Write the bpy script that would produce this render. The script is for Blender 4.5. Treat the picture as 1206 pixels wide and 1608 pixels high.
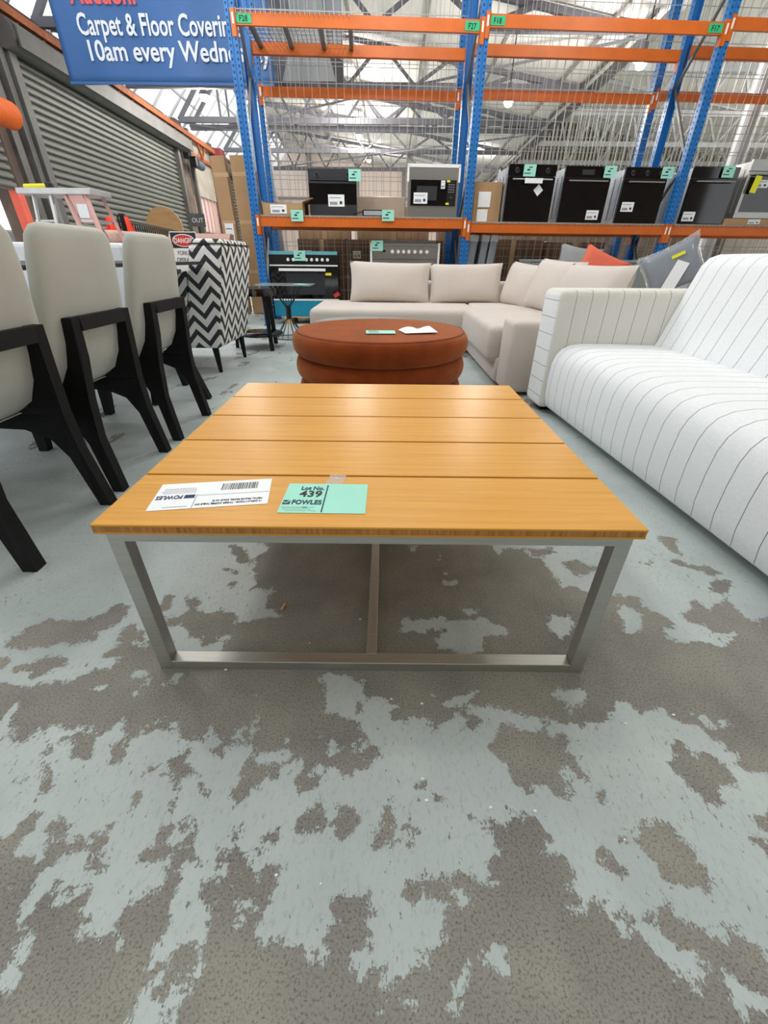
import bpy, bmesh, math, random
import numpy as np
from mathutils import Vector, Matrix, Euler
random.seed(7)
for o in list(bpy.data.objects): bpy.data.objects.remove(o)
SC = bpy.context.scene
COL = SC.collection
R = math.radians

# ---------------------------------------------------------------- camera, sky, exposure
cd = bpy.data.cameras.new('camera'); cam = bpy.data.objects.new('camera', cd); COL.objects.link(cam)
SC.camera = cam
cd.sensor_fit = 'HORIZONTAL'; cd.sensor_width = 36.0
cd.lens = 36.0 * 650.0 / 1206.0
cd.clip_start = 0.02; cd.clip_end = 200
PITCH, ROLL = R(31.5), R(0.57)
fw = Vector((0, math.cos(PITCH), -math.sin(PITCH))); up0 = Vector((0, math.sin(PITCH), math.cos(PITCH))); rt0 = Vector((1, 0, 0))
rt = rt0 * math.cos(ROLL) + up0 * math.sin(ROLL); up = up0 * math.cos(ROLL) - rt0 * math.sin(ROLL)
cam.matrix_world = Matrix(((rt.x, up.x, -fw.x, 0.0), (rt.y, up.y, -fw.y, 0.0), (rt.z, up.z, -fw.z, 0.81), (0, 0, 0, 1)))

world = bpy.data.worlds.new('world'); SC.world = world; world.use_nodes = True
bg = world.node_tree.nodes['Background']
bg.inputs[0].default_value = (0.93, 0.97, 1.0, 1); bg.inputs[1].default_value = 1.5
SC.view_settings.view_transform = 'Standard'; SC.view_settings.look = 'None'
SC.view_settings.gamma = 1.0; SC.view_settings.use_curve_mapping = False
SC.view_settings.exposure = 0.06

# ---------------------------------------------------------------- materials
def lin(h):
    if isinstance(h, str):
        h = h.lstrip('#'); c = [int(h[i:i+2], 16) / 255 for i in (0, 2, 4)]
    else: c = h
    return tuple((x / 12.92 if x <= 0.04045 else ((x + 0.055) / 1.055) ** 2.4) for x in c) + (1.0,)
def N(nt, t, **kw):
    n = nt.nodes.new(t)
    for k, v in kw.items(): setattr(n, k, v)
    return n
def mat(name, col, rough=0.6, metal=0.0, var=0.08, scale=8.0, bump=0.0, bscale=None, stretch=None, spec=0.5, trans=0.0, alpha=1.0, sheen=0.0, coat=0.0, emit=None, col2=None):
    m = bpy.data.materials.new(name); m.use_nodes = True; nt = m.node_tree
    b = nt.nodes['Principled BSDF']; L = nt.links
    tc = N(nt, 'ShaderNodeTexCoord'); mp = N(nt, 'ShaderNodeMapping'); L.new(tc.outputs['Object'], mp.inputs['Vector'])
    if stretch: mp.inputs['Scale'].default_value = stretch
    no = N(nt, 'ShaderNodeTexNoise'); no.inputs['Scale'].default_value = scale; no.inputs['Detail'].default_value = 5
    L.new(mp.outputs['Vector'], no.inputs['Vector'])
    c = lin(col)
    mix = N(nt, 'ShaderNodeMix', data_type='RGBA')
    a = tuple(max(0, x * (1 - var)) for x in c[:3]) + (1,); d = tuple(min(1, x * (1 + var)) for x in c[:3]) + (1,)
    if col2: a = lin(col2); d = c
    mix.inputs[6].default_value = a; mix.inputs[7].default_value = d
    rmp = N(nt, 'ShaderNodeMapRange'); rmp.inputs[1].default_value = 0.3; rmp.inputs[2].default_value = 0.7
    L.new(no.outputs['Fac'], rmp.inputs[0]); L.new(rmp.outputs[0], mix.inputs[0])
    L.new(mix.outputs[2], b.inputs['Base Color'])
    b.inputs['Roughness'].default_value = rough; b.inputs['Metallic'].default_value = metal
    b.inputs['Specular IOR Level'].default_value = spec; b.inputs['Transmission Weight'].default_value = trans
    b.inputs['Alpha'].default_value = alpha; b.inputs['Sheen Weight'].default_value = sheen; b.inputs['Coat Weight'].default_value = coat
    if emit:
        b.inputs['Emission Color'].default_value = lin(emit[0]); b.inputs['Emission Strength'].default_value = emit[1]
    if bump:
        n2 = N(nt, 'ShaderNodeTexNoise'); n2.inputs['Scale'].default_value = bscale or scale * 10; n2.inputs['Detail'].default_value = 3
        L.new(mp.outputs['Vector'], n2.inputs['Vector'])
        bp = N(nt, 'ShaderNodeBump'); bp.inputs['Strength'].default_value = bump; bp.inputs['Distance'].default_value = 0.004
        L.new(n2.outputs['Fac'], bp.inputs['Height']); L.new(bp.outputs[0], b.inputs['Normal'])
    m['mixnode'] = mix.name
    return m
def math_node(nt, op, a, b=None, c=None):
    n = N(nt, 'ShaderNodeMath', operation=op)
    for i, v in enumerate((a, b, c)):
        if v is None: continue
        if isinstance(v, (int, float)): n.inputs[i].default_value = v
        else: nt.links.new(v, n.inputs[i])
    return n.outputs[0]

def stripe_mat(name, axis, pitch=0.088, wid=0.0022, base='#efefee', line='#6e7178', off=0.0):
    m = mat(name, base, rough=0.9, var=0.03, scale=60, bump=0.5, bscale=420, sheen=0.2, spec=0.2, stretch=(1, 1, 3))
    nt = m.node_tree; b = nt.nodes['Principled BSDF']; mix = nt.nodes[m['mixnode']]
    tc = N(nt, 'ShaderNodeTexCoord'); sp = N(nt, 'ShaderNodeSeparateXYZ'); nt.links.new(tc.outputs['Object'], sp.inputs[0])
    v = sp.outputs[axis]
    f = math_node(nt, 'FRACT', math_node(nt, 'DIVIDE', math_node(nt, 'ADD', v, 20.0 + off), pitch))
    s = math_node(nt, 'LESS_THAN', f, wid / pitch)
    mx = N(nt, 'ShaderNodeMix', data_type='RGBA'); nt.links.new(s, mx.inputs[0]); nt.links.new(mix.outputs[2], mx.inputs[6]); mx.inputs[7].default_value = lin(line)
    nt.links.new(mx.outputs[2], b.inputs['Base Color'])
    return m

def chevron_mat():
    m = mat('chevron_fabric', '#e9e8e4', rough=0.9, var=0.03, scale=30, bump=0.3, bscale=500)
    nt = m.node_tree; L = nt.links; b = nt.nodes['Principled BSDF']; mix = nt.nodes[m['mixnode']]
    tc = N(nt, 'ShaderNodeTexCoord'); sp = N(nt, 'ShaderNodeSeparateXYZ'); L.new(tc.outputs['Object'], sp.inputs[0])
    sn = N(nt, 'ShaderNodeSeparateXYZ'); L.new(tc.outputs['Normal'], sn.inputs[0])
    ax = math_node(nt, 'ABSOLUTE', sn.outputs[0]); ay = math_node(nt, 'ABSOLUTE', sn.outputs[1])
    sel = math_node(nt, 'GREATER_THAN', ay, ax)
    u = math_node(nt, 'ADD', math_node(nt, 'MULTIPLY', sel, sp.outputs[0]), math_node(nt, 'MULTIPLY', math_node(nt, 'SUBTRACT', 1.0, sel), sp.outputs[1]))
    tri = math_node(nt, 'PINGPONG', math_node(nt, 'ADD', u, 10.02), 0.085)
    zz = math_node(nt, 'ADD', math_node(nt, 'ADD', sp.outputs[2], 5.0), math_node(nt, 'MULTIPLY', tri, 1.05))
    # the top surfaces continue the pattern with depth
    st = math_node(nt, 'LESS_THAN', math_node(nt, 'FRACT', math_node(nt, 'DIVIDE', zz, 0.098)), 0.45)
    mx = N(nt, 'ShaderNodeMix', data_type='RGBA'); L.new(st, mx.inputs[0]); L.new(mix.outputs[2], mx.inputs[6]); mx.inputs[7].default_value = lin('#34363a')
    L.new(mx.outputs[2], b.inputs['Base Color'])
    return m

def bamboo_mat(name, c1, c2, edge=False):
    m = mat(name, c1, rough=0.36, var=0.0, scale=3.0, stretch=(1.0, 30, 30), coat=0.0, spec=0.3)
    nt = m.node_tree; L = nt.links; b = nt.nodes['Principled BSDF']; mix = nt.nodes[m['mixnode']]
    mix.inputs[6].default_value = lin(c2); mix.inputs[7].default_value = lin(c1)
    if edge:
        mp = [n for n in nt.nodes if n.type == 'MAPPING'][0]; mp.inputs['Scale'].default_value = (60, 1, 1)
        no = [n for n in nt.nodes if n.type == 'TEX_NOISE'][0]; no.inputs['Scale'].default_value = 2.2
    else:
        tc = N(nt, 'ShaderNodeTexCoord'); mp = N(nt, 'ShaderNodeMapping'); L.new(tc.outputs['Object'], mp.inputs[0]); mp.inputs['Scale'].default_value = (14, 60, 1)
        vo = N(nt, 'ShaderNodeTexNoise'); L.new(mp.outputs[0], vo.inputs['Vector']); vo.inputs['Scale'].default_value = 1.4; vo.inputs['Detail'].default_value = 4
        k = N(nt, 'ShaderNodeMapRange'); k.inputs[1].default_value = 0.66; k.inputs[2].default_value = 0.76; k.inputs[4].default_value = 0.3
        L.new(vo.outputs[0], k.inputs[0])
        mx = N(nt, 'ShaderNodeMix', data_type='RGBA'); L.new(k.outputs[0], mx.inputs[0]); L.new(mix.outputs[2], mx.inputs[6]); mx.inputs[7].default_value = lin('#a8692c')
        L.new(mx.outputs[2], b.inputs['Base Color'])
    return m

M = dict(
 steel=mat('brushed_steel', '#b6b6b0', rough=0.46, metal=0.85, var=0.06, scale=5, stretch=(1, 40, 40)),
 bamboo=bamboo_mat('bamboo', '#dc9f3c', '#cd902f'),
 bamboo_edge=bamboo_mat('bamboo_end_grain', '#c98c48', '#8c5724', edge=True),
 groove=mat('dark_groove', '#5e3a1c', rough=0.7),
 black_wood=mat('black_wood', '#0c0b0c', rough=0.62, var=0.3, scale=12, stretch=(6, 6, 1), spec=0.25),
 grey_fabric=mat('light_grey_fabric', '#b5b4aa', rough=0.95, var=0.05, scale=6, bump=0.15, bscale=600, sheen=0.3, spec=0.2),
 seam=mat('pale_seam', '#d4d2cc', rough=0.9),
 beige=mat('beige_fabric', '#cdc3ba', rough=0.95, var=0.03, scale=5, bump=0.2, bscale=500, sheen=0.2, spec=0.2),
 white_plain=mat('white_weave', '#ebeae6', rough=0.92, var=0.03, scale=60, bump=0.4, bscale=420, spec=0.2),
 stripe_y=stripe_mat('pinstripe_along_seat', 1, 0.088, 0.0026, base='#f2f5f6'),
 stripe_x=stripe_mat('pinstripe_on_arm', 0, 0.088, 0.0026, base='#e2dfd6'),
 stripe_z=stripe_mat('pinstripe_level', 2, 0.086, 0.0026, off=0.02, base='#f2f5f6'),
 chevron=chevron_mat(),
 velvet=mat('rust_velvet', '#82360c', rough=0.8, var=0.25, scale=7, sheen=0.4, bump=0.3, bscale=40, spec=0.15),
 piping=mat('rust_piping', '#5e2406', rough=0.8),
 blue=mat('blue_rack_paint', '#1b70b8', rough=0.4, var=0.08, scale=6),
 blue_light=mat('blue_rack_groove', '#0b3f78', rough=0.5),
 slot=mat('dark_slot', '#10233c', rough=0.7),
 orange=mat('orange_beam_paint', '#cd6519', rough=0.4, var=0.08, scale=5),
 wire=mat('galvanised_wire', '#a6a5a4', rough=0.5, metal=0.4, var=0.1),
 galv=mat('galvanised_bar', '#6f6f70', rough=0.5, metal=0.5, var=0.1),
 board=mat('chipboard', '#bcab98', rough=0.9, var=0.15, scale=40),
 black_glass=mat('black_glass', '#060708', rough=0.06, var=0.0, spec=0.7),
 black=mat('black_enamel', '#0d0d0f', rough=0.35, var=0.1),
 satin_black=mat('satin_charcoal', '#2a2c2f', rough=0.4, var=0.05),
 stainless=mat('stainless', '#a9a8a5', rough=0.28, metal=0.9, var=0.05, scale=4, stretch=(1, 1, 30)),
 grey_tin=mat('grey_tin', '#a9b0b8', rough=0.45, metal=0.4, var=0.08),
 white=mat('white_plastic', '#eeeeec', rough=0.5, var=0.02),
 paper=mat('white_paper', '#eef0f2', rough=0.55, var=0.02),
 mint=mat('mint_card', '#9fe0cb', rough=0.7, var=0.02),
 ink=mat('navy_ink', '#1a2b52', rough=0.7, var=0.0),
 inkb=mat('black_ink', '#202022', rough=0.7, var=0.0),
 faint=mat('faint_print', '#8fb9ae', rough=0.7, var=0.0),
 faintg=mat('grey_print', '#9a9ca2', rough=0.7, var=0.0),
 green_label=mat('green_label', '#2bb57c', rough=0.6, var=0.03),
 yellow=mat('yellow_tag', '#e9e32a', rough=0.5, var=0.03),
 red=mat('red_mark', '#c8322c', rough=0.5, var=0.03),
 card=mat('cardboard', '#b18e68', rough=0.85, var=0.07, scale=4),
 card_dark=mat('wrapped_cardboard', '#6b4e36', rough=0.3, var=0.2, scale=5, spec=0.6),
 tape=mat('parcel_tape', '#c2a077', rough=0.35, var=0.04),
 teal=mat('teal_film', '#1584a2', rough=0.3, var=0.06),
 teal_pale=mat('pale_teal_film', '#6fb1bd', rough=0.3, var=0.06),
 pine=mat('pine', '#cfac78', rough=0.8, var=0.15, scale=6, stretch=(1, 8, 8)),
 shutter=mat('shutter_steel', '#6f716b', rough=0.55, metal=0.15, var=0.08, scale=2),
 shutter_frame=mat('shutter_frame', '#605f5c', rough=0.6, metal=0.2, var=0.2, scale=3),
 rust=mat('rusty_girder', '#9a5530', rough=0.8, var=0.3, scale=7),
 dirty=mat('dirty_wall', '#6a5c52', rough=0.95, var=0.35, scale=3),
 concrete=mat('concrete_panel', '#a49d92', rough=0.95, var=0.15, scale=2.5, bump=0.3, bscale=20),
 jamb=mat('red_jamb', '#e8604a', rough=0.6, var=0.05),
 ceil=mat('roof_lining', '#e2ded9', rough=0.9, var=0.04, scale=1.5),
 seam_grey=mat('roof_seam', '#8e8b88', rough=0.9),
 truss=mat('truss_paint', '#686870', rough=0.6, var=0.1, scale=3),
 truss_white=mat('truss_pale_paint', '#b4b7ba', rough=0.5, var=0.08, scale=3),
 endwall=mat('end_wall_paint', '#ead9cf', rough=0.9, var=0.05, scale=0.7),
 rib=mat('ribbed_cladding', '#c6c0b6', rough=0.8, var=0.1, scale=2),
 banner=mat('banner_blue', '#37659f', rough=0.5, var=0.06, scale=1.2, bump=0.0),
 banner_grey=mat('banner_portrait', '#8f9499', rough=0.5, col2='#3c4148', scale=2.2),
 banner_text=mat('banner_lettering', '#dfe4ea', rough=0.6, var=0.0),
 banner_red=mat('banner_red', '#e05a5a', rough=0.6, var=0.0),
 alu=mat('aluminium', '#c7c5c4', rough=0.35, metal=0.6, var=0.08),
 pink=mat('pinkish_panel', '#d9a9a4', rough=0.5, var=0.05),
 rug=mat('pale_pink_rug', '#caa497', rough=0.95, var=0.2, scale=30, stretch=(1, 1, 6)),
 hiviz=mat('orange_cloth', '#f0472a', rough=0.8, var=0.1, scale=5),
 oak=mat('oak', '#c89c68', rough=0.5, var=0.12, scale=3, stretch=(1, 1, 10)),
 orange_plastic=mat('orange_plastic', '#e06a28', rough=0.5, var=0.1),
 grey_pillow=mat('grey_pillow', '#8b8f8e', rough=0.9, var=0.08, bump=0.3, bscale=80),
 coral=mat('coral_fabric', '#d9674e', rough=0.85, var=0.08),
 slate=mat('slate_fabric', '#5f6878', rough=0.85, var=0.1),
 cabinet=mat('grey_cabinet', '#8b9091', rough=0.5, var=0.03),
 marble=mat('white_panel', '#dfe3ea', rough=0.4, var=0.03),
 rod=mat('brown_edge', '#7c5340', rough=0.7, var=0.3, scale=20),
 redbox=mat('dull_red_paint', '#7d3037', rough=0.6, var=0.1),
 motor=mat('motor_blue', '#3c5565', rough=0.5, var=0.1),
 ground=mat('pale_asphalt', '#b9bab8', rough=0.9, var=0.1),
 tree=mat('pale_foliage', '#8fa486', rough=0.9, var=0.3, scale=4),
)
def glassy(name, col, rough, alpha):
    m = mat(name, col, rough=rough, var=0.0, alpha=alpha, spec=0.8); return m
M['clear'] = glassy('clear_plastic', '#e8eef2', 0.12, 0.22)
M['glass'] = glassy('smoked_glass', '#c4d4d2', 0.08, 0.55)
def translucent(name, col, clear=0.3):
    m = bpy.data.materials.new(name); m.use_nodes = True; nt = m.node_tree
    b = nt.nodes['Principled BSDF']; out = nt.nodes['Material Output']
    no = N(nt, 'ShaderNodeTexNoise'); no.inputs['Scale'].default_value = 0.8
    c = lin(col); mix = N(nt, 'ShaderNodeMix', data_type='RGBA'); nt.links.new(no.outputs[0], mix.inputs[0])
    mix.inputs[6].default_value = tuple(x * .93 for x in c[:3]) + (1,); mix.inputs[7].default_value = c
    tr = N(nt, 'ShaderNodeBsdfTranslucent'); nt.links.new(mix.outputs[2], tr.inputs[0]); nt.links.new(mix.outputs[2], b.inputs['Base Color'])
    ms = N(nt, 'ShaderNodeMixShader'); ms.inputs[0].default_value = 0.85
    nt.links.new(b.outputs[0], ms.inputs[1]); nt.links.new(tr.outputs[0], ms.inputs[2]); 
    tp = N(nt, 'ShaderNodeBsdfTransparent'); m2 = N(nt, 'ShaderNodeMixShader'); m2.inputs[0].default_value = clear
    nt.links.new(ms.outputs[0], m2.inputs[1]); nt.links.new(tp.outputs[0], m2.inputs[2]); nt.links.new(m2.outputs[0], out.inputs[0])
    return m
M['glaze'] = translucent('translucent_roof_sheet', '#f4f6fa', 0.65)
M['glaze_wall'] = translucent('translucent_wall_sheet', '#f6e4dc')
M['velvet'].node_tree.nodes['Principled BSDF'].inputs['Sheen Tint'].default_value = (1.0, 0.5, 0.25, 1)
M['lampglow'] = mat('lamp_glow', '#fff6e0', emit=('#fff3d8', 22.0))

# ---------------------------------------------------------------- mesh helpers
class B:
    def __init__(s): s.bm = bmesh.new()
    def _x(s, vs, rot, c):
        mtx = Matrix.Translation(Vector(c)) @ (Euler(rot).to_matrix().to_4x4() if rot else Matrix.Identity(4))
        bmesh.ops.transform(s.bm, matrix=mtx, verts=vs)
    def box(s, c, d, rot=None, bev=0.0, seg=2):
        r = bmesh.ops.create_cube(s.bm, size=1.0); vs = r['verts']
        bmesh.ops.scale(s.bm, vec=Vector(d), verts=vs)
        if bev:
            es = list({e for v in vs for e in v.link_edges})
            q = bmesh.ops.bevel(s.bm, geom=es, offset=bev, segments=seg, profile=0.5, affect='EDGES')
            vs = list({v for f in q['faces'] for v in f.verts} | {v for v in vs if v.is_valid})
        s._x(vs, rot, c); return s
    def ab(s, a, b, bev=0.0, seg=2):
        return s.box([(a[i] + b[i]) / 2 for i in range(3)], [abs(b[i] - a[i]) for i in range(3)], None, bev, seg)
    def cyl(s, p0, p1, r, n=12, r2=None, cap=True):
        p0 = Vector(p0); p1 = Vector(p1); d = p1 - p0
        q = bmesh.ops.create_cone(s.bm, cap_ends=cap, segments=n, radius1=r, radius2=r if r2 is None else r2, depth=d.length)
        mtx = Matrix.Translation((p0 + p1) / 2) @ d.to_track_quat('Z', 'Y').to_matrix().to_4x4()
        bmesh.ops.transform(s.bm, matrix=mtx, verts=q['verts']); return s
    def bar(s, p0, p1, w, h=None):
        p0 = Vector(p0); p1 = Vector(p1); d = p1 - p0; h = h or w
        q = bmesh.ops.create_cube(s.bm, size=1.0); bmesh.ops.scale(s.bm, vec=Vector((w, h, d.length)), verts=q['verts'])
        mtx = Matrix.Translation((p0 + p1) / 2) @ d.to_track_quat('Z', 'Y').to_matrix().to_4x4()
        bmesh.ops.transform(s.bm, matrix=mtx, verts=q['verts']); return s
    def prism(s, pts, lo, hi, axis=1):
        def P(a, b, c): return {0: (c, a, b), 1: (a, c, b), 2: (a, b, c)}[axis]
        v0 = [s.bm.verts.new(P(a, b, lo)) for a, b in pts]; v1 = [s.bm.verts.new(P(a, b, hi)) for a, b in pts]
        n = len(pts)
        s.bm.faces.new(v0); s.bm.faces.new(v1[::-1])
        for i in range(n): s.bm.faces.new((v0[i], v1[i], v1[(i + 1) % n], v0[(i + 1) % n]))
        return s
    def lathe(s, prof, c=(0, 0, 0), n=48):
        rings = []
        for r, z in prof:
            if r < 1e-5: rings.append([s.bm.verts.new((c[0], c[1], c[2] + z))])
            else: rings.append([s.bm.verts.new((c[0] + r * math.cos(2 * math.pi * i / n), c[1] + r * math.sin(2 * math.pi * i / n), c[2] + z)) for i in range(n)])
        for a, b in zip(rings, rings[1:]):
            for i in range(n):
                j = (i + 1) % n
                f = [a[i % len(a)], a[j % len(a)], b[j % len(b)], b[i % len(b)]]
                u = []
                for v in f:
                    if v not in u: u.append(v)
                if len(u) > 2: s.bm.faces.new(u)
        return s
    def quad(s, *p):
        s.bm.faces.new([s.bm.verts.new(q) for q in p]); return s
    def grid(s, fn, nu, nv, closeu=False):
        V = [[s.bm.verts.new(fn(i / nu, j / nv)) for j in range(nv + 1)] for i in range(nu + (0 if closeu else 1))]
        for i in range(nu):
            for j in range(nv):
                k = (i + 1) % len(V); s.bm.faces.new((V[i][j], V[k][j], V[k][j + 1], V[i][j + 1]))
        return s
def obj(name, b, m, parent=None, smooth=False, loc=None, kind=None, label=None, rot=None):
    me = bpy.data.meshes.new(name)
    bm = b.bm if isinstance(b, B) else b
    bmesh.ops.recalc_face_normals(bm, faces=bm.faces)
    if smooth:
        for f in bm.faces: f.smooth = True
        for e in bm.edges:
            if len(e.link_faces) == 2 and e.calc_face_angle(0) > R(50): e.smooth = False
    bm.to_mesh(me); bm.free()
    me.materials.append(M[m] if isinstance(m, str) else m)
    o = bpy.data.objects.new(name, me); COL.objects.link(o)
    if parent: o.parent = parent
    if loc: o.location = loc
    if rot: o.rotation_euler = rot
    if kind: o['kind'] = kind
    if label: o['label'] = label
    return o
def thing(name, label, cat, loc=(0, 0, 0), rz=0.0, group=None):
    o = bpy.data.objects.new(name, None); COL.objects.link(o); o.empty_display_size = 0.1
    o.location = loc; o.rotation_euler = (0, 0, rz); o['label'] = label; o['category'] = cat
    if group: o['group'] = group
    return o
def tag(o, label, cat, group=None, kind=None):
    o['label'] = label; o['category'] = cat
    if group: o['group'] = group
    if kind: o['kind'] = kind
    return o
def struct(name, b, m, **kw):
    o = obj(name, b, m, **kw)
    if not kw.get('parent'): o['kind'] = 'structure'
    return o
def copy_tree(o, parent=None):
    c = o.copy(); COL.objects.link(c); c.parent = parent
    for ch in [x for x in list(COL.objects) if x.parent == o]: copy_tree(ch, c)
    return c
def share(name, src, parent, loc, rot=None, label=None):
    o = bpy.data.objects.new(name, src.data); COL.objects.link(o); o.parent = parent; o.location = loc
    if rot: o.rotation_euler = rot
    if label: o['label'] = label
    return o
def text(name, s, size, m, parent, loc, rot=(0, 0, 0), align='LEFT', ext=0.0006, sx=1.0, bold=0.0, fit=None):
    cu = bpy.data.curves.new(name, 'FONT'); cu.body = s; cu.size = size; cu.align_x = align; cu.extrude = ext; cu.offset = bold; cu.resolution_u = 3
    t = bpy.data.objects.new('tmp', cu); COL.objects.link(t)
    bpy.context.view_layer.update()
    me = bpy.data.meshes.new_from_object(t.evaluated_get(bpy.context.evaluated_depsgraph_get()))
    bpy.data.objects.remove(t)
    me.materials.clear(); me.materials.append(M[m])
    if fit:
        xs = [v.co.x for v in me.vertices]; sx = fit / (max(xs) - min(xs))
    o = bpy.data.objects.new(name, me); COL.objects.link(o); o.parent = parent; o.location = loc; o.rotation_euler = rot; o.scale = (sx, 1, 1)
    return o
def pillow_b(w, h, t, n=16, pinch=0.06, sag=0.0, seed=1):
    b = B(); rnd = random.Random(seed); ph = [rnd.uniform(0, 6) for _ in range(4)]
    def f(side):
        def g(u, v):
            a = 2 * u - 1; c = 2 * v - 1
            th = ((1 - abs(a) ** 2.6) * (1 - abs(c) ** 2.6)) ** 0.45 * t / 2
            kx = 1 - pinch * (1 - c * c) * abs(a) ** 3; kz = 1 - pinch * (1 - a * a) * abs(c) ** 3
            th *= 1 + 0.07 * math.sin(3 * a + ph[0]) * math.sin(2.5 * c + ph[1])
            return (a * w / 2 * kx, side * th, c * h / 2 * kz - sag * (1 - c) * 0)
        return g
    b.grid(f(-1), n, n); b.grid(f(1), n, n)
    bmesh.ops.remove_doubles(b.bm, verts=b.bm.verts, dist=0.0005)
    return b

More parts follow.
